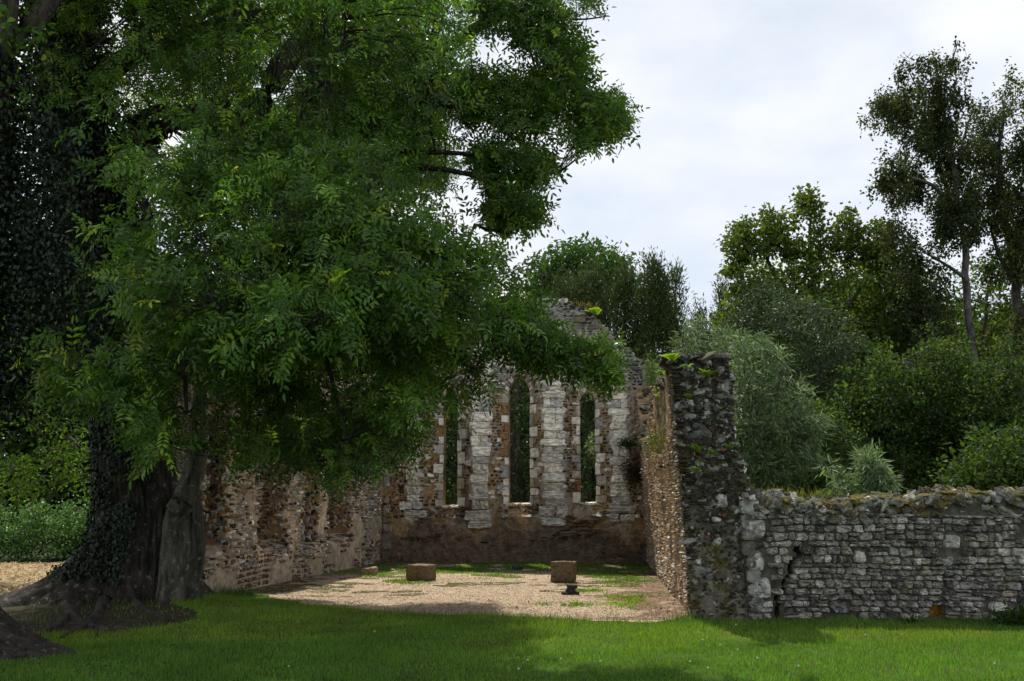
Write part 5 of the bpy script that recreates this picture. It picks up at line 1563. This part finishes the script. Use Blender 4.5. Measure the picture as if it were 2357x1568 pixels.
def spire(x, top, half, base_y=860):
    return [(x - half, base_y), (x - half * .9, top + (base_y - top) * .4), (x - half * .35, top + 25), (x, top), (x + half * .35, top + 25), (x + half * .9, top + (base_y - top) * .4), (x + half, base_y)]
CON = dict(k=40, ll=.22, lw=.05, pal=YEW, shape=4, up=1.1, follow=.2, flat=(.7, .7, 1.3), face=.2)
k_ = 0
for x, top, half, Y, n, lab in ((1290, 640, 36, 40, 150, 'brownish-green yew spire nearest the left of the chestnut crown'), (1352, 618, 44, 41, 190, 'brownish-green yew with twin tips in front of the chestnut crown'), (1440, 600, 38, 40, 170, 'dark green yew spire just right of the chestnut crown'), (1503, 585, 40, 39, 220, 'tallest dark green yew spire, behind the right slope of the gable'), (1556, 620, 36, 42, 120, 'thin see-through yew spire, rightmost beside the sky gap')):
    poly = spire(x, top, half) if x != 1352 else [(1305, 860), (1308, 700), (1318, 640), (1325, 625), (1345, 665), (1362, 612), (1385, 660), (1398, 760), (1400, 860)]
    make_tree('yew_tree', lab, [(np.array([gp(x, Y), *at(np.array([x, x]), np.array([850, top + 15]), Y)]), .22, .02, 14)], [(poly, Y - .8, Y + .8, n, .42, (26, .34) if half > 37 else (22, .42))], CON, lmat=M_NEEDLE, seed=510 + k_, group='yew spires behind the gable wall', nsec=30)
    k_ += 1
for x, top, half, Y, lab in ((1662, 640, 24, 44, 'small dark conifer tip left of the maple crown'), (1612, 715, 30, 44, 'dark conifer tip low in the sky gap')):
    make_tree('yew_tree', lab, [(np.array([gp(x, Y), *at(np.array([x, x]), np.array([850, top + 15]), Y)]), .2, .02, 12)], [(spire(x, top, half, 900), Y - .8, Y + .8, 110, .45, None)], CON, lmat=M_NEEDLE, seed=520 + k_, nsec=20); k_ += 1

make_tree('maple_tree', 'broad olive-green maple crown right of the sky gap', [
    (np.array([gp(1890, 38), *pts((1893, 900, 38), (1880, 780, 38), (1850, 720, 38), (1800, 660, 38), (1770, 600, 38), (1760, 530, 38))]), .30, .04, 22),
    (pts((1885, 790, 38), (1880, 690, 37.5), (1862, 600, 37.5), (1870, 480, 37.5)), .16, .03, 14),
    (pts((1888, 800, 38), (1940, 720, 38), (1990, 640, 38.5), (2000, 540, 38.5)), .16, .03, 14),
    (pts((1870, 740, 38), (1780, 720, 37), (1720, 690, 37), (1700, 600, 37)), .12, .03, 12)],
    [([(1640, 820), (1655, 700), (1690, 630), (1760, 590), (1900, 580), (2040, 600), (2120, 660), (2150, 740), (2150, 860), (1950, 900), (1760, 880)], 35.5, 40, 760, .42, None),
     ([(1995, 660), (2015, 545), (2060, 560), (2115, 620), (2110, 780), (2000, 780)], 36.5, 39.5, 190, .40, None),
     ([(1680, 640), (1675, 555), (1692, 508), (1722, 505), (1745, 560), (1740, 620)], 36.5, 38.5, 75, .34, (30, .36)),
     ([(1740, 580), (1755, 495), (1790, 462), (1812, 500), (1818, 590)], 36.5, 38.5, 70, .34, (30, .36)),
     ([(1815, 590), (1832, 470), (1860, 432), (1884, 480), (1900, 590)], 36.5, 38.5, 85, .34, (30, .36)),
     ([(1905, 590), (1925, 505), (1962, 476), (1985, 520), (1985, 600)], 36.5, 38.5, 65, .34, (30, .38)),
     ([(1985, 620), (1990, 530), (2012, 498), (2045, 540), (2060, 620)], 36.5, 38.5, 55, .34, (30, .38))],
    dict(k=22, ll=.17, lw=.15, pal=MAP, shape=8, up=-.2, rise=.6, bough=(9, (.55, .5, .35))), (0.12, 0.105, 0.085), seed=530, nsec=90, tw=1.3)

BL = dict(k=32, ll=.13, lw=.09, pal=BEE, shape=4, up=-.7, follow=.3, flat=(.7, .7, 1.1), rise=.3, sag=.2, bough=(15, (.30, .30, .72)), soft=16)
make_tree('beech_tree', 'tall thin-crowned beech with bare grey trunk, standing against the sky', [
    (np.array([gp(2265, 36), *pts((2255, 1000, 36), (2240, 850, 36), (2225, 700, 36), (2218, 560, 36), (2205, 480, 36), (2196, 400, 36), (2185, 300, 36), (2160, 200, 36), (2150, 145, 36))]), .24, .035, 34),
    (pts((2210, 500, 36), (2150, 430, 35.5), (2100, 410, 35.2), (2050, 400, 35)), .12, .02, 14),
    (pts((2196, 380, 36), (2150, 330, 35.6), (2105, 300, 35.4), (2040, 245, 35.2), (1992, 238, 35)), .09, .015, 14),
    (pts((2200, 440, 36), (2215, 330, 36.4), (2240, 250, 36.5)), .10, .02, 10),
    (pts((2190, 330, 36), (2130, 240, 35.8), (2090, 160, 35.8)), .08, .015, 10),
    (pts((2222, 640, 36), (2160, 600, 35), (2090, 560, 34.5)), .08, .02, 10)],
    [([(1990, 245), (2050, 225), (2075, 195), (2060, 145), (2090, 140), (2120, 160), (2150, 130), (2215, 140), (2225, 180), (2255, 220), (2260, 330), (2230, 420), (2180, 440), (2130, 380), (2080, 320), (2020, 290)], 34.5, 37.5, 470, .30, None),
     ([(1985, 236), (2040, 226), (2065, 270), (2015, 288)], 34.9, 35.4, 18, .26, None),
     ([(2075, 135), (2110, 140), (2150, 128), (2215, 140), (2200, 175), (2090, 180)], 35.2, 36.6, 28, .26, None),
     ([(2030, 330), (2100, 330), (2180, 440), (2250, 400), (2270, 560), (2170, 560), (2100, 470), (2050, 480), (2010, 430)], 34.5, 37.5, 420, .30, None),
     ([(2040, 480), (2140, 480), (2200, 560), (2200, 760), (2150, 900), (2070, 760), (2030, 620)], 33.5, 37, 430, .32, None)],
    BL, (0.10, 0.095, 0.085), M_BEECH, M_LEAF, seed=540, nsec=90, tw=1.2)
make_tree('beech_tree', 'right-hand tall beech leaning at the picture edge, its bark dark', [
    (np.array([gp(2352, 37), *pts((2348, 1000, 37), (2343, 800, 37), (2334, 620, 37), (2310, 480, 37), (2300, 360, 37), (2310, 240, 37))]), .32, .05, 30),
    (pts((2334, 600, 37), (2380, 470, 37), (2420, 330, 37)), .14, .03, 12),
    (pts((2338, 660, 37), (2290, 560, 36.5), (2270, 480, 36.2)), .10, .02, 10)],
    [([(2240, 220), (2280, 190), (2340, 195), (2440, 230), (2460, 600), (2380, 700), (2260, 640), (2250, 420)], 35.5, 38.5, 800, .32, None),
     ([(2240, 600), (2440, 620), (2440, 950), (2300, 960), (2230, 800)], 35, 38.5, 230, .38, None)],
    BL, (0.07, 0.065, 0.058), M_BEECH, M_LEAF, seed=541, nsec=70, tw=1.2)

WIL = dict(k=24, ll=.20, lw=.036, pal=SIL, shape=4, up=-.25, follow=.8, flat=(.7, .7, .7), bough=(7, (.17, .2, .30)), soft=12, rise=.4, face=.7)
def willow(lab, poly, Y, n, seed, x, sz=.26, k=None, nm='willow_shrub', **kw):
    top = np.array(poly)[:, 1].min()
    lf = dict(WIL); 
    if k: lf.update(k)
    make_tree(nm, lab, [(np.array([gp(x, Y), *at(np.array([x - 6, x + 4]), np.array([(top + 1150) / 2, top + 20]), Y)]), .07, .015, 12), (np.array([gp(x + 6, Y), *at(np.array([x + 20, x + 45]), np.array([(top + 1180) / 2, top + 90]), Y)]), .05, .012, 10)],
        [(poly, Y - .9, Y + .9, int(n * .8), sz, (34, .44))], lf, (0.11, 0.10, 0.08), lmat=M_SILVER, seed=seed, cat='shrub', nsec=30, **kw)
willow('silver-green willow shrub standing right of the tall pier', [(1690, 830), (1705, 770), (1722, 815), (1752, 760), (1772, 830), (1800, 800), (1805, 900), (1850, 880), (1842, 960), (1900, 970), (1872, 1030), (1890, 1070), (1830, 1110), (1730, 1150), (1690, 1100)], 21, 480, 550, 1750)
willow('silver-green willow behind and above the tall pier', [(1560, 790), (1590, 745), (1650, 725), (1700, 750), (1720, 800), (1690, 880), (1560, 900)], 26, 230, 551, 1630)
willow('low rounded willow bush just over the grey wall', [(1890, 1120), (1905, 1075), (1960, 1048), (2005, 1048), (2040, 1090), (2050, 1120), (1990, 1150), (1900, 1150)], 18, 120, 552, 1965, .2)
willow('small willow spray between the gable wall and the pier', [(1480, 860), (1500, 815), (1530, 800), (1545, 850), (1530, 920), (1500, 900)], 30, 55, 553, 1515, .3)
willow('pale willow branches seen through the right-hand lancet', [(1356, 920), (1395, 905), (1395, 1130), (1352, 1090), (1362, 1000)], 29.6, 34, 554, 1400, .2)
willow('grey-green sallow bush in front of the maple, mid height', [(1780, 700), (1870, 690), (1960, 740), (2010, 820), (1980, 960), (1860, 960), (1800, 860)], 29, 330, 555, 1890, .4, dict(ll=.16, lw=.05, k=24, pal=[(4, (0.05, 0.085, 0.035)), (2, (0.085, 0.125, 0.065)), (2, (0.03, 0.055, 0.02))]), 'sallow_bush')
willow('dark sallow bush filling the gap left of the maple', [(1640, 790), (1680, 700), (1760, 650), (1830, 690), (1810, 900), (1660, 900)], 32, 260, 556, 1720, .45, dict(ll=.16, lw=.05, k=24, pal=[(4, (0.035, 0.06, 0.022)), (2, (0.06, 0.09, 0.04)), (2, (0.025, 0.045, 0.016))]), 'sallow_bush')

HOL = dict(k=30, ll=.12, lw=.075, pal=DKP, shape=4, up=-.2, rise=.4, bough=(9, (.42, .45, .34)), soft=20)
for i, (lab, x, Y, poly, n) in enumerate((
    ('dark evergreen behind the low willow bush', 1990, 27, [(1870, 1130), (1885, 960), (1905, 900), (1925, 950), (1958, 820), (1985, 905), (2025, 790), (2055, 880), (2085, 830), (2110, 960), (2120, 1130)], 560),
    ('dark evergreen below the thin-crowned beech', 2150, 28, [(2060, 1130), (2050, 880), (2080, 790), (2105, 850), (2140, 730), (2170, 820), (2205, 770), (2230, 880), (2265, 930), (2260, 1130)], 560),
    ('dark evergreen at the right picture edge', 2320, 27, [(2220, 1130), (2225, 930), (2255, 830), (2280, 890), (2315, 770), (2350, 870), (2390, 790), (2440, 860), (2450, 1130)], 520),
    ('low leafy bush at the far right just over the grey wall', 2320, 19, [(2190, 1120), (2215, 1050), (2240, 1080), (2275, 990), (2305, 1050), (2340, 980), (2380, 1030), (2420, 990), (2430, 1120)], 190),
    ('dark shrub directly right of the silver willow', 1870, 25, [(1800, 960), (1880, 930), (1960, 1000), (1960, 1140), (1780, 1140)], 260))):
    make_tree('evergreen_tree' if i < 3 else 'dark_shrub', lab, [(np.array([gp(x, Y), *at(np.array([x, x - 10]), np.array([1050, 880 if i < 3 else 1060]), Y)]), .16, .04, 12), (np.array([gp(x + 5, Y), *at(np.array([x + 30, x + 60]), np.array([1080, 940 if i < 3 else 1070]), Y)]), .1, .03, 10)], [(poly, Y - 1.4, Y + 1.4, n, .36, (45, .34))], HOL, seed=560 + i, cat='tree' if i < 3 else 'shrub', nsec=40)

BRD = dict(k=26, ll=.17, lw=.12, pal=[(4, (0.046, 0.080, 0.019)), (3, (0.066, 0.105, 0.023)), (2, (0.09, 0.13, 0.025))], shape=4, up=-.3, rise=.5, bough=(11, (.8, .7, .4)))
for i, (lab, x, Y, poly, n) in enumerate((
    ('broad dark tree filling the space below the thin-crowned beech', 2060, 40, [(1900, 900), (1950, 680), (2030, 575), (2120, 580), (2200, 700), (2230, 900), (2200, 1140), (1900, 1140)], 620),
    ('broad dark tree between the two tall beech trunks', 2270, 41, [(2150, 900), (2190, 700), (2260, 570), (2340, 570), (2460, 640), (2460, 1140), (2150, 1140)], 620),
    ('broad dark tree low behind the silver willow', 1800, 39, [(1640, 1140), (1630, 860), (1700, 780), (1820, 780), (1950, 840), (1960, 1140)], 560))):
    make_tree('broadleaf_tree', lab, [(np.array([gp(x, Y), *at(np.array([x, x - 12, x + 6]), np.array([1050, 900, 660 if i < 2 else 840]), Y)]), .26, .05, 16), (pts((x - 4, 980, Y), (x + 50, 880, Y), (x + 80, 780 if i < 2 else 860, Y)), .12, .03, 10)], [(poly, Y - 1.8, Y + 1.8, n, .5, None)], BRD, seed=620 + i, nsec=60)

# left: oak hung with lit leaves, brambles, wood
OL = dict(k=18, ll=.11, lw=.07, pal=OAK, shape=8, up=-.3, rise=.3)
make_tree('oak_tree', 'lobed-leaved oak left of the ash trunk, lit leaves hanging before the dark wood', [
    (np.array([gp(-120, 24), *pts((-115, 900, 24), (-100, 600, 24), (-90, 300, 24))]), .4, .15, 16),
    (pts((-110, 850, 24), (0, 880, 22.5), (110, 960, 21.5), (220, 1060, 21)), .12, .03, 14),
    (pts((-110, 700, 24), (30, 720, 22), (160, 780, 21)), .12, .03, 12)],
    [([(-200, 560), (100, 560), (230, 700), (230, 860), (100, 900), (-200, 900)], 20, 24, 300, .42, (60, .40)),
     ([(-60, 930), (60, 950), (140, 960), (240, 1080), (240, 1130), (150, 1150), (90, 1110), (30, 1180), (-60, 1180)], 20, 22.5, 130, .34, (45, .42))],
    OL, (0.08, 0.07, 0.055), seed=570, nsec=50)
BRL = dict(k=30, ll=.095, lw=.08, pal=BRA, shape=4, rise=.1, follow=.2, bough=(9, (.45, .4, .28)), soft=16)
for i, (lab, x, Y, poly) in enumerate((('sunlit bramble bush at the far left behind the hay field', 40, 29.5, [(-90, 1290), (-90, 1200), (-20, 1160), (30, 1195), (75, 1150), (110, 1180), (140, 1240), (130, 1290)]), ('sunlit bramble bush beside the ash trunk behind the hay field', 190, 30, [(110, 1285), (125, 1215), (150, 1160), (190, 1200), (215, 1145), (250, 1180), (300, 1230), (300, 1285)]))):
    make_tree('bramble_bush', lab, [(np.array([gp(x + dx, Y), at(x + dx * 1.6, 1215, Y)]), .03, .012, 6) for dx in (-40, 0, 45)], [(poly, Y - 1.2, Y + 1.0, 260, .36, (30, .34))], BRL, (0.09, 0.075, 0.05), lmat=M_SILVER, seed=580 + i, cat='bush', nsec=14, trunk_name='stems', crown_name='foliage', group='brambles behind the hay field')

# yew boughs behind the gable, dark through the lancets
make_tree('yew_tree', 'dark spreading yew seen through the lancets behind the gable wall', [(np.array([gp(1190, 37), *at(np.array([1190, 1195]), np.array([1000, 820]), 37)]), .4, .1, 12)],
    [([(960, 1180), (960, 880), (1060, 800), (1250, 790), (1420, 830), (1450, 950), (1450, 1180)], 35, 39, 700, .5, None)], dict(k=34, ll=.2, lw=.06, pal=DKP, shape=4, up=-.3), lmat=M_NEEDLE, seed=590, nsec=60)
make_tree('lime_tree', 'yellow-green tree crown glimpsed through the ash boughs behind the left side wall', [(np.array([gp(720, 36), *at(np.array([720, 730]), np.array([900, 640]), 36)]), .35, .08, 12)],
    [([(560, 1100), (560, 760), (660, 620), (800, 600), (960, 700), (980, 1000), (900, 1100)], 34, 39, 520, .6, None)], dict(k=24, ll=.2, lw=.13, pal=[(3, (0.07, 0.10, 0.014)), (2, (0.045, 0.075, 0.014))], shape=4, up=-.3), seed=591, nsec=40)

# the wood far behind reads as one mass
wd = MB(); n_ = 260000
X = r.uniform(-55, 60, n_); Y = r.uniform(48, 64, n_)
topz = 6.5 + 5.5 * fbm(np.stack([X * .12, X * 0], -1), 600, 3) + 4.0 * np.clip((X - 12) / 4, 0, 1) + 4 * np.clip((-X - 12) / 8, 0, 1)
topz = np.where((X > 8) & (X < 15), topz * .62, topz)
Z = topz * r.random(n_) ** .8
P = np.stack([X, Y, Z], -1)
ok = fbm(P * .35, 601, 3) > .30
P = P[ok]; n = len(P)
leaves(wd, P, r.normal(0, 1, (n, 3)), np.array([0, -.3, .8]) + r.normal(0, .6, (n, 3)), .5 * r.uniform(.6, 1.3, n), .34, leafcols(r, n, DKP), 4)
tag(wd.build('woodland', M_LEAF), 'dark continuous wood far behind the ruins and hay field', 'wood', kind='stuff')

# ================================================================== 11 ferns and small plants on the masonry
FP = [(3, (0.20, 0.32, 0.035)), (2, (0.15, 0.26, 0.03))]
def fern_mesh(seed, nf=6, size=.26, droop=.5):
    r = np.random.default_rng(seed); m_ = MB()
    for k in range(nf):
        a = rad(-90) + r.uniform(-1.35, 1.35)
        d0 = np.array([math.cos(a), math.sin(a) * .6, r.uniform(.5, 1.6)])
        Ls = size * r.uniform(.6, 1.15)
        t = np.linspace(0, 1, 12)[:, None]
        ax = d0 / np.linalg.norm(d0) * Ls * t - np.array([0, 0, 1.]) * (droop * Ls * t ** 2)
        T = norm(np.gradient(ax, axis=0)); Sd = norm(np.cross(T, np.array([0, 0, 1.])))
        c = leafcols(r, 1, FP)
        tubes(m_, ax[None], np.linspace(.004, .001, 12)[None], 3, c[0] * .6)
        w = np.sin(np.clip(t * 1.05 + .12, 0, 1) * math.pi) ** .7 * .24 * Ls
        for sd in (-1, 1):
            leaves(m_, ax[1:], Sd[1:] * sd + T[1:] * .35, np.cross(Sd, T)[1:] * 1.0 + r.normal(0, .1, (11, 3)), w[1:, 0], Ls * .085, np.repeat(c, 11, 0) * r.uniform(.85, 1.15, (11, 1)), 4, cup=.05)
    return m_
protos = [fern_mesh(700 + k, nf, s_, dr).build('fern', M_FERN) for k, (nf, s_, dr) in enumerate(((6, .26, .5), (5, .22, .7), (7, .20, .3), (4, .28, .8)))]
FL = [(1548, 832, 14.45, 'upright fern at the inner top corner of the pier'), (1583, 848, 14.42, 'leafy fern at the middle of the pier crest'), (1630, 868, 14.42, 'drooping fern just below the pier crest'), (1678, 845, 14.45, 'small fern at the outer top corner of the pier'),
      (1524, 862, 15.1, 'fern on the sunlit inner face, highest behind the pier edge'), (1517, 898, 15.3, 'fern on the sunlit inner face below the highest one'), (1514, 918, 15.5, 'fern halfway down the cluster on the sunlit inner face'), (1522, 945, 15.0, 'lowest fern of the cluster on the sunlit inner face'),
      (1588, 918, 14.40, 'small fern on the pier face above the white stones'), (1578, 955, 14.40, 'tiny fern near the slab edge of the pier face'), (1607, 1040, 14.36, 'long-fronded fern in the middle of the pier face'), (1634, 1050, 14.35, 'brightest bushy fern in the middle of the pier face'),
      (1602, 1090, 14.34, 'drooping fern lowest on the pier face'), (1628, 1092, 14.34, 'small fern beside the lowest drooping one on the pier'), (1682, 1034, 14.38, 'fern near the outer edge of the pier face'), (2035, 1172, 14.2, 'small fern under the coping of the low grey wall'), (1372, 727, 27.4, 'single bright fern on the slope of the gable')]
def on_right_face(x, y):
    d = ray(x, y); w_ = np.array([math.sin(ROT), -math.cos(ROT), 0.0])     # towards the viewer along the wall
    n_ = np.array([-math.cos(ROT), -math.sin(ROT), -.05])
    o = np.array([0, 0, EYE])
    t = np.dot(BRc + np.array([-.05, 0, 0]) - o, n_) / np.dot(d, n_)
    return o + d * t
used = set()
for i, (x, y, Y, lab) in enumerate(FL):
    k = i % 4
    o = protos[k] if k not in used else protos[k].copy()
    if k in used:
        COL.objects.link(o)
    used.add(k)
    o.location = (on_right_face(x, y) if 4 <= i < 8 else at(x, y, Y - (.17 if i < 15 else .12))); o.rotation_euler = (0, 0, rad(-25 + 37 * (i % 4) - 30 * (i % 3)))
    s_ = (1.0, .85, 1.1, .75, .7, .75, .7, .8, .7, .5, 1.0, .95, .85, .55, .7, .65, 1.9)[i] * 1.15
    o.scale = (s_, s_, s_)
    tag(o, lab, 'fern', 'ferns growing on the old masonry')
r = np.random.default_rng(720)
def tuft(name, lab, x, y, Y, n, R3, ll, lw, pal, up, seed, mat=M_FERN, cat='plant', shape=4):
    r = np.random.default_rng(seed); m_ = MB()
    d_ = norm(r.normal(0, 1, (n, 3)) + np.array([0, -.3, up]))
    Pp = r.normal(0, .45, (n, 3)) * np.array(R3)
    leaves(m_, Pp, d_, r.normal(0, 1, (n, 3)), ll * r.uniform(.6, 1.3, n), lw, leafcols(r, n, pal), shape)
    o = m_.build(name, mat); o.location = at(x, y, Y)
    tag(o, lab, cat)
tuft('wall_creeper', 'feathery yellow-green creeper hanging from the top of the right side wall', 1512, 1015, 17.5, 1300, (.20, .9, .24), .05, .012, [(3, (0.06, 0.09, 0.016)), (2, (0.04, 0.065, 0.014)), (1, (0.09, 0.085, 0.02))], -.3, 721)
tuft('wall_creeper', 'pale green creeper trailing at the corner where gable and right wall meet', 1497, 850, 26.8, 700, (.22, .4, .55), .07, .02, [(3, (0.07, 0.10, 0.018)), (2, (0.04, 0.07, 0.016))], -.4, 722)
tuft('wall_herb', 'reddish withered herb on the gable near its right corner', 1462, 1085, 27.15, 1300, (.42, .12, .45), .07, .03, [(3, (0.10, 0.035, 0.02)), (2, (0.06, 0.05, 0.018)), (2, (0.04, 0.07, 0.015))], -.2, 723)
tuft('wall_herb', 'green cushion of herb robert on the gable above the reddish one', 1446, 1022, 27.1, 500, (.26, .1, .16), .07, .03, [(3, (0.03, 0.065, 0.015)), (1, (0.06, 0.09, 0.02))], 0, 724)
tuft('grass_tuft', 'dry grass tuft on the mossy crest of the gable', 1338, 706, 27.6, 130, (.6, .25, .06), .16, .010, [(3, (0.15, 0.12, 0.06)), (1, (0.10, 0.11, 0.035))], 1.2, 725)
tuft('grass_tuft', 'yellowish grass tuft growing on the low wall beside the pier', 1800, 1143, 14.9, 420, (1.0, .25, .06), .13, .007, [(3, (0.15, 0.15, 0.03)), (2, (0.10, 0.13, 0.03))], 1.5, 726)
tuft('nettle_clump', 'dark weeds at the foot of the low wall by the right edge', 2345, 1425, 13.6, 420, (.35, .2, .14), .10, .04, [(3, (0.03, 0.07, 0.015)), (1, (0.05, 0.10, 0.02))], .6, 727)
tuft('weed_clump', 'small leafy weed at the wall foot beside the orange hole', 2098, 1432, 13.75, 60, (.08, .05, .05), .07, .045, [(3, (0.04, 0.09, 0.015))], .6, 728)

# ================================================================== 12 flowers in the lawn
def flower(kind):
    m_ = MB()
    hgt = .07 if kind != 'dandelion' else .10
    tubes(m_, np.array([[(0, 0, 0), (.004, 0, hgt * .5), (0, .003, hgt)]]), .0022, 4, (0.06, 0.13, 0.02))
    rr = np.random.default_rng(5)
    n_ = 34; d_ = norm(rr.normal(0, 1, (n_, 3)) + np.array([0, 0, .6 if kind != 'dandelion' else .9]))
    c = dict(white=(0.75, 0.74, 0.68), pink=(0.42, 0.12, 0.26), dandelion=(0.85, 0.60, 0.02))[kind]
    sz = .013 if kind != 'dandelion' else .022
    leaves(m_, np.zeros((n_, 3)) + np.array([0, 0, hgt]), d_ * (1 if kind != 'dandelion' else np.array([1, 1, .35])), rr.normal(0, 1, (n_, 3)), sz, sz * .4, np.array(c) * rr.uniform(.8, 1.1, (n_, 1)), 4)
    return m_.build({'white': 'clover_flower', 'pink': 'clover_flower', 'dandelion': 'dandelion'}[kind], M_PETAL)
fr = np.random.default_rng(740)
for kind, lab, cat, grp, sp in (('white', 'tiny white clover flower head standing in the short lawn grass', 'flower', 'white clover in the lawn', [(1215, 1535), (1192, 1556), (1660, 1500), (1700, 1511), (1745, 1531), (1617, 1487), (1590, 1538), (1995, 1476), (1905, 1468), (1625, 1554), (1835, 1550), (2290, 1545), (1690, 1450), (1380, 1538), (1290, 1532), (663, 1552)]),
                                ('pink', 'small pink clover flower head in the lawn at lower right', 'flower', 'pink clover in the lawn', [(2215, 1500), (2208, 1516), (2208, 1560), (2180, 1562), (2068, 1554), (2043, 1553), (1872, 1548), (1930, 1502), (1800, 1546), (2165, 1558)])):
    o0 = None
    for x, y in sp:
        if o0 is None:
            o0 = o = flower(kind)
        else:
            o = o0.copy(); COL.objects.link(o)
        p_ = onground(x, y)
        o.location = (p_[0], p_[1], float(gz(p_[:1], p_[1:2])[0]) + .005); o.rotation_euler = (fr.normal(0, .15), fr.normal(0, .15), fr.uniform(0, 6))
        tag(o, lab, cat, grp)
o = flower('dandelion'); p_ = onground(862, 1474); o.location = (p_[0], p_[1], 0.0); tag(o, 'yellow dandelion flower in the shaded grass before the gravel court', 'flower')
o = flower('dandelion'); p_ = onground(1318, 1520); o.location = (p_[0], p_[1], 0.0); o.scale = (.7, .7, .7); tag(o, 'smaller yellow dandelion flower in the lawn right of centre', 'flower')
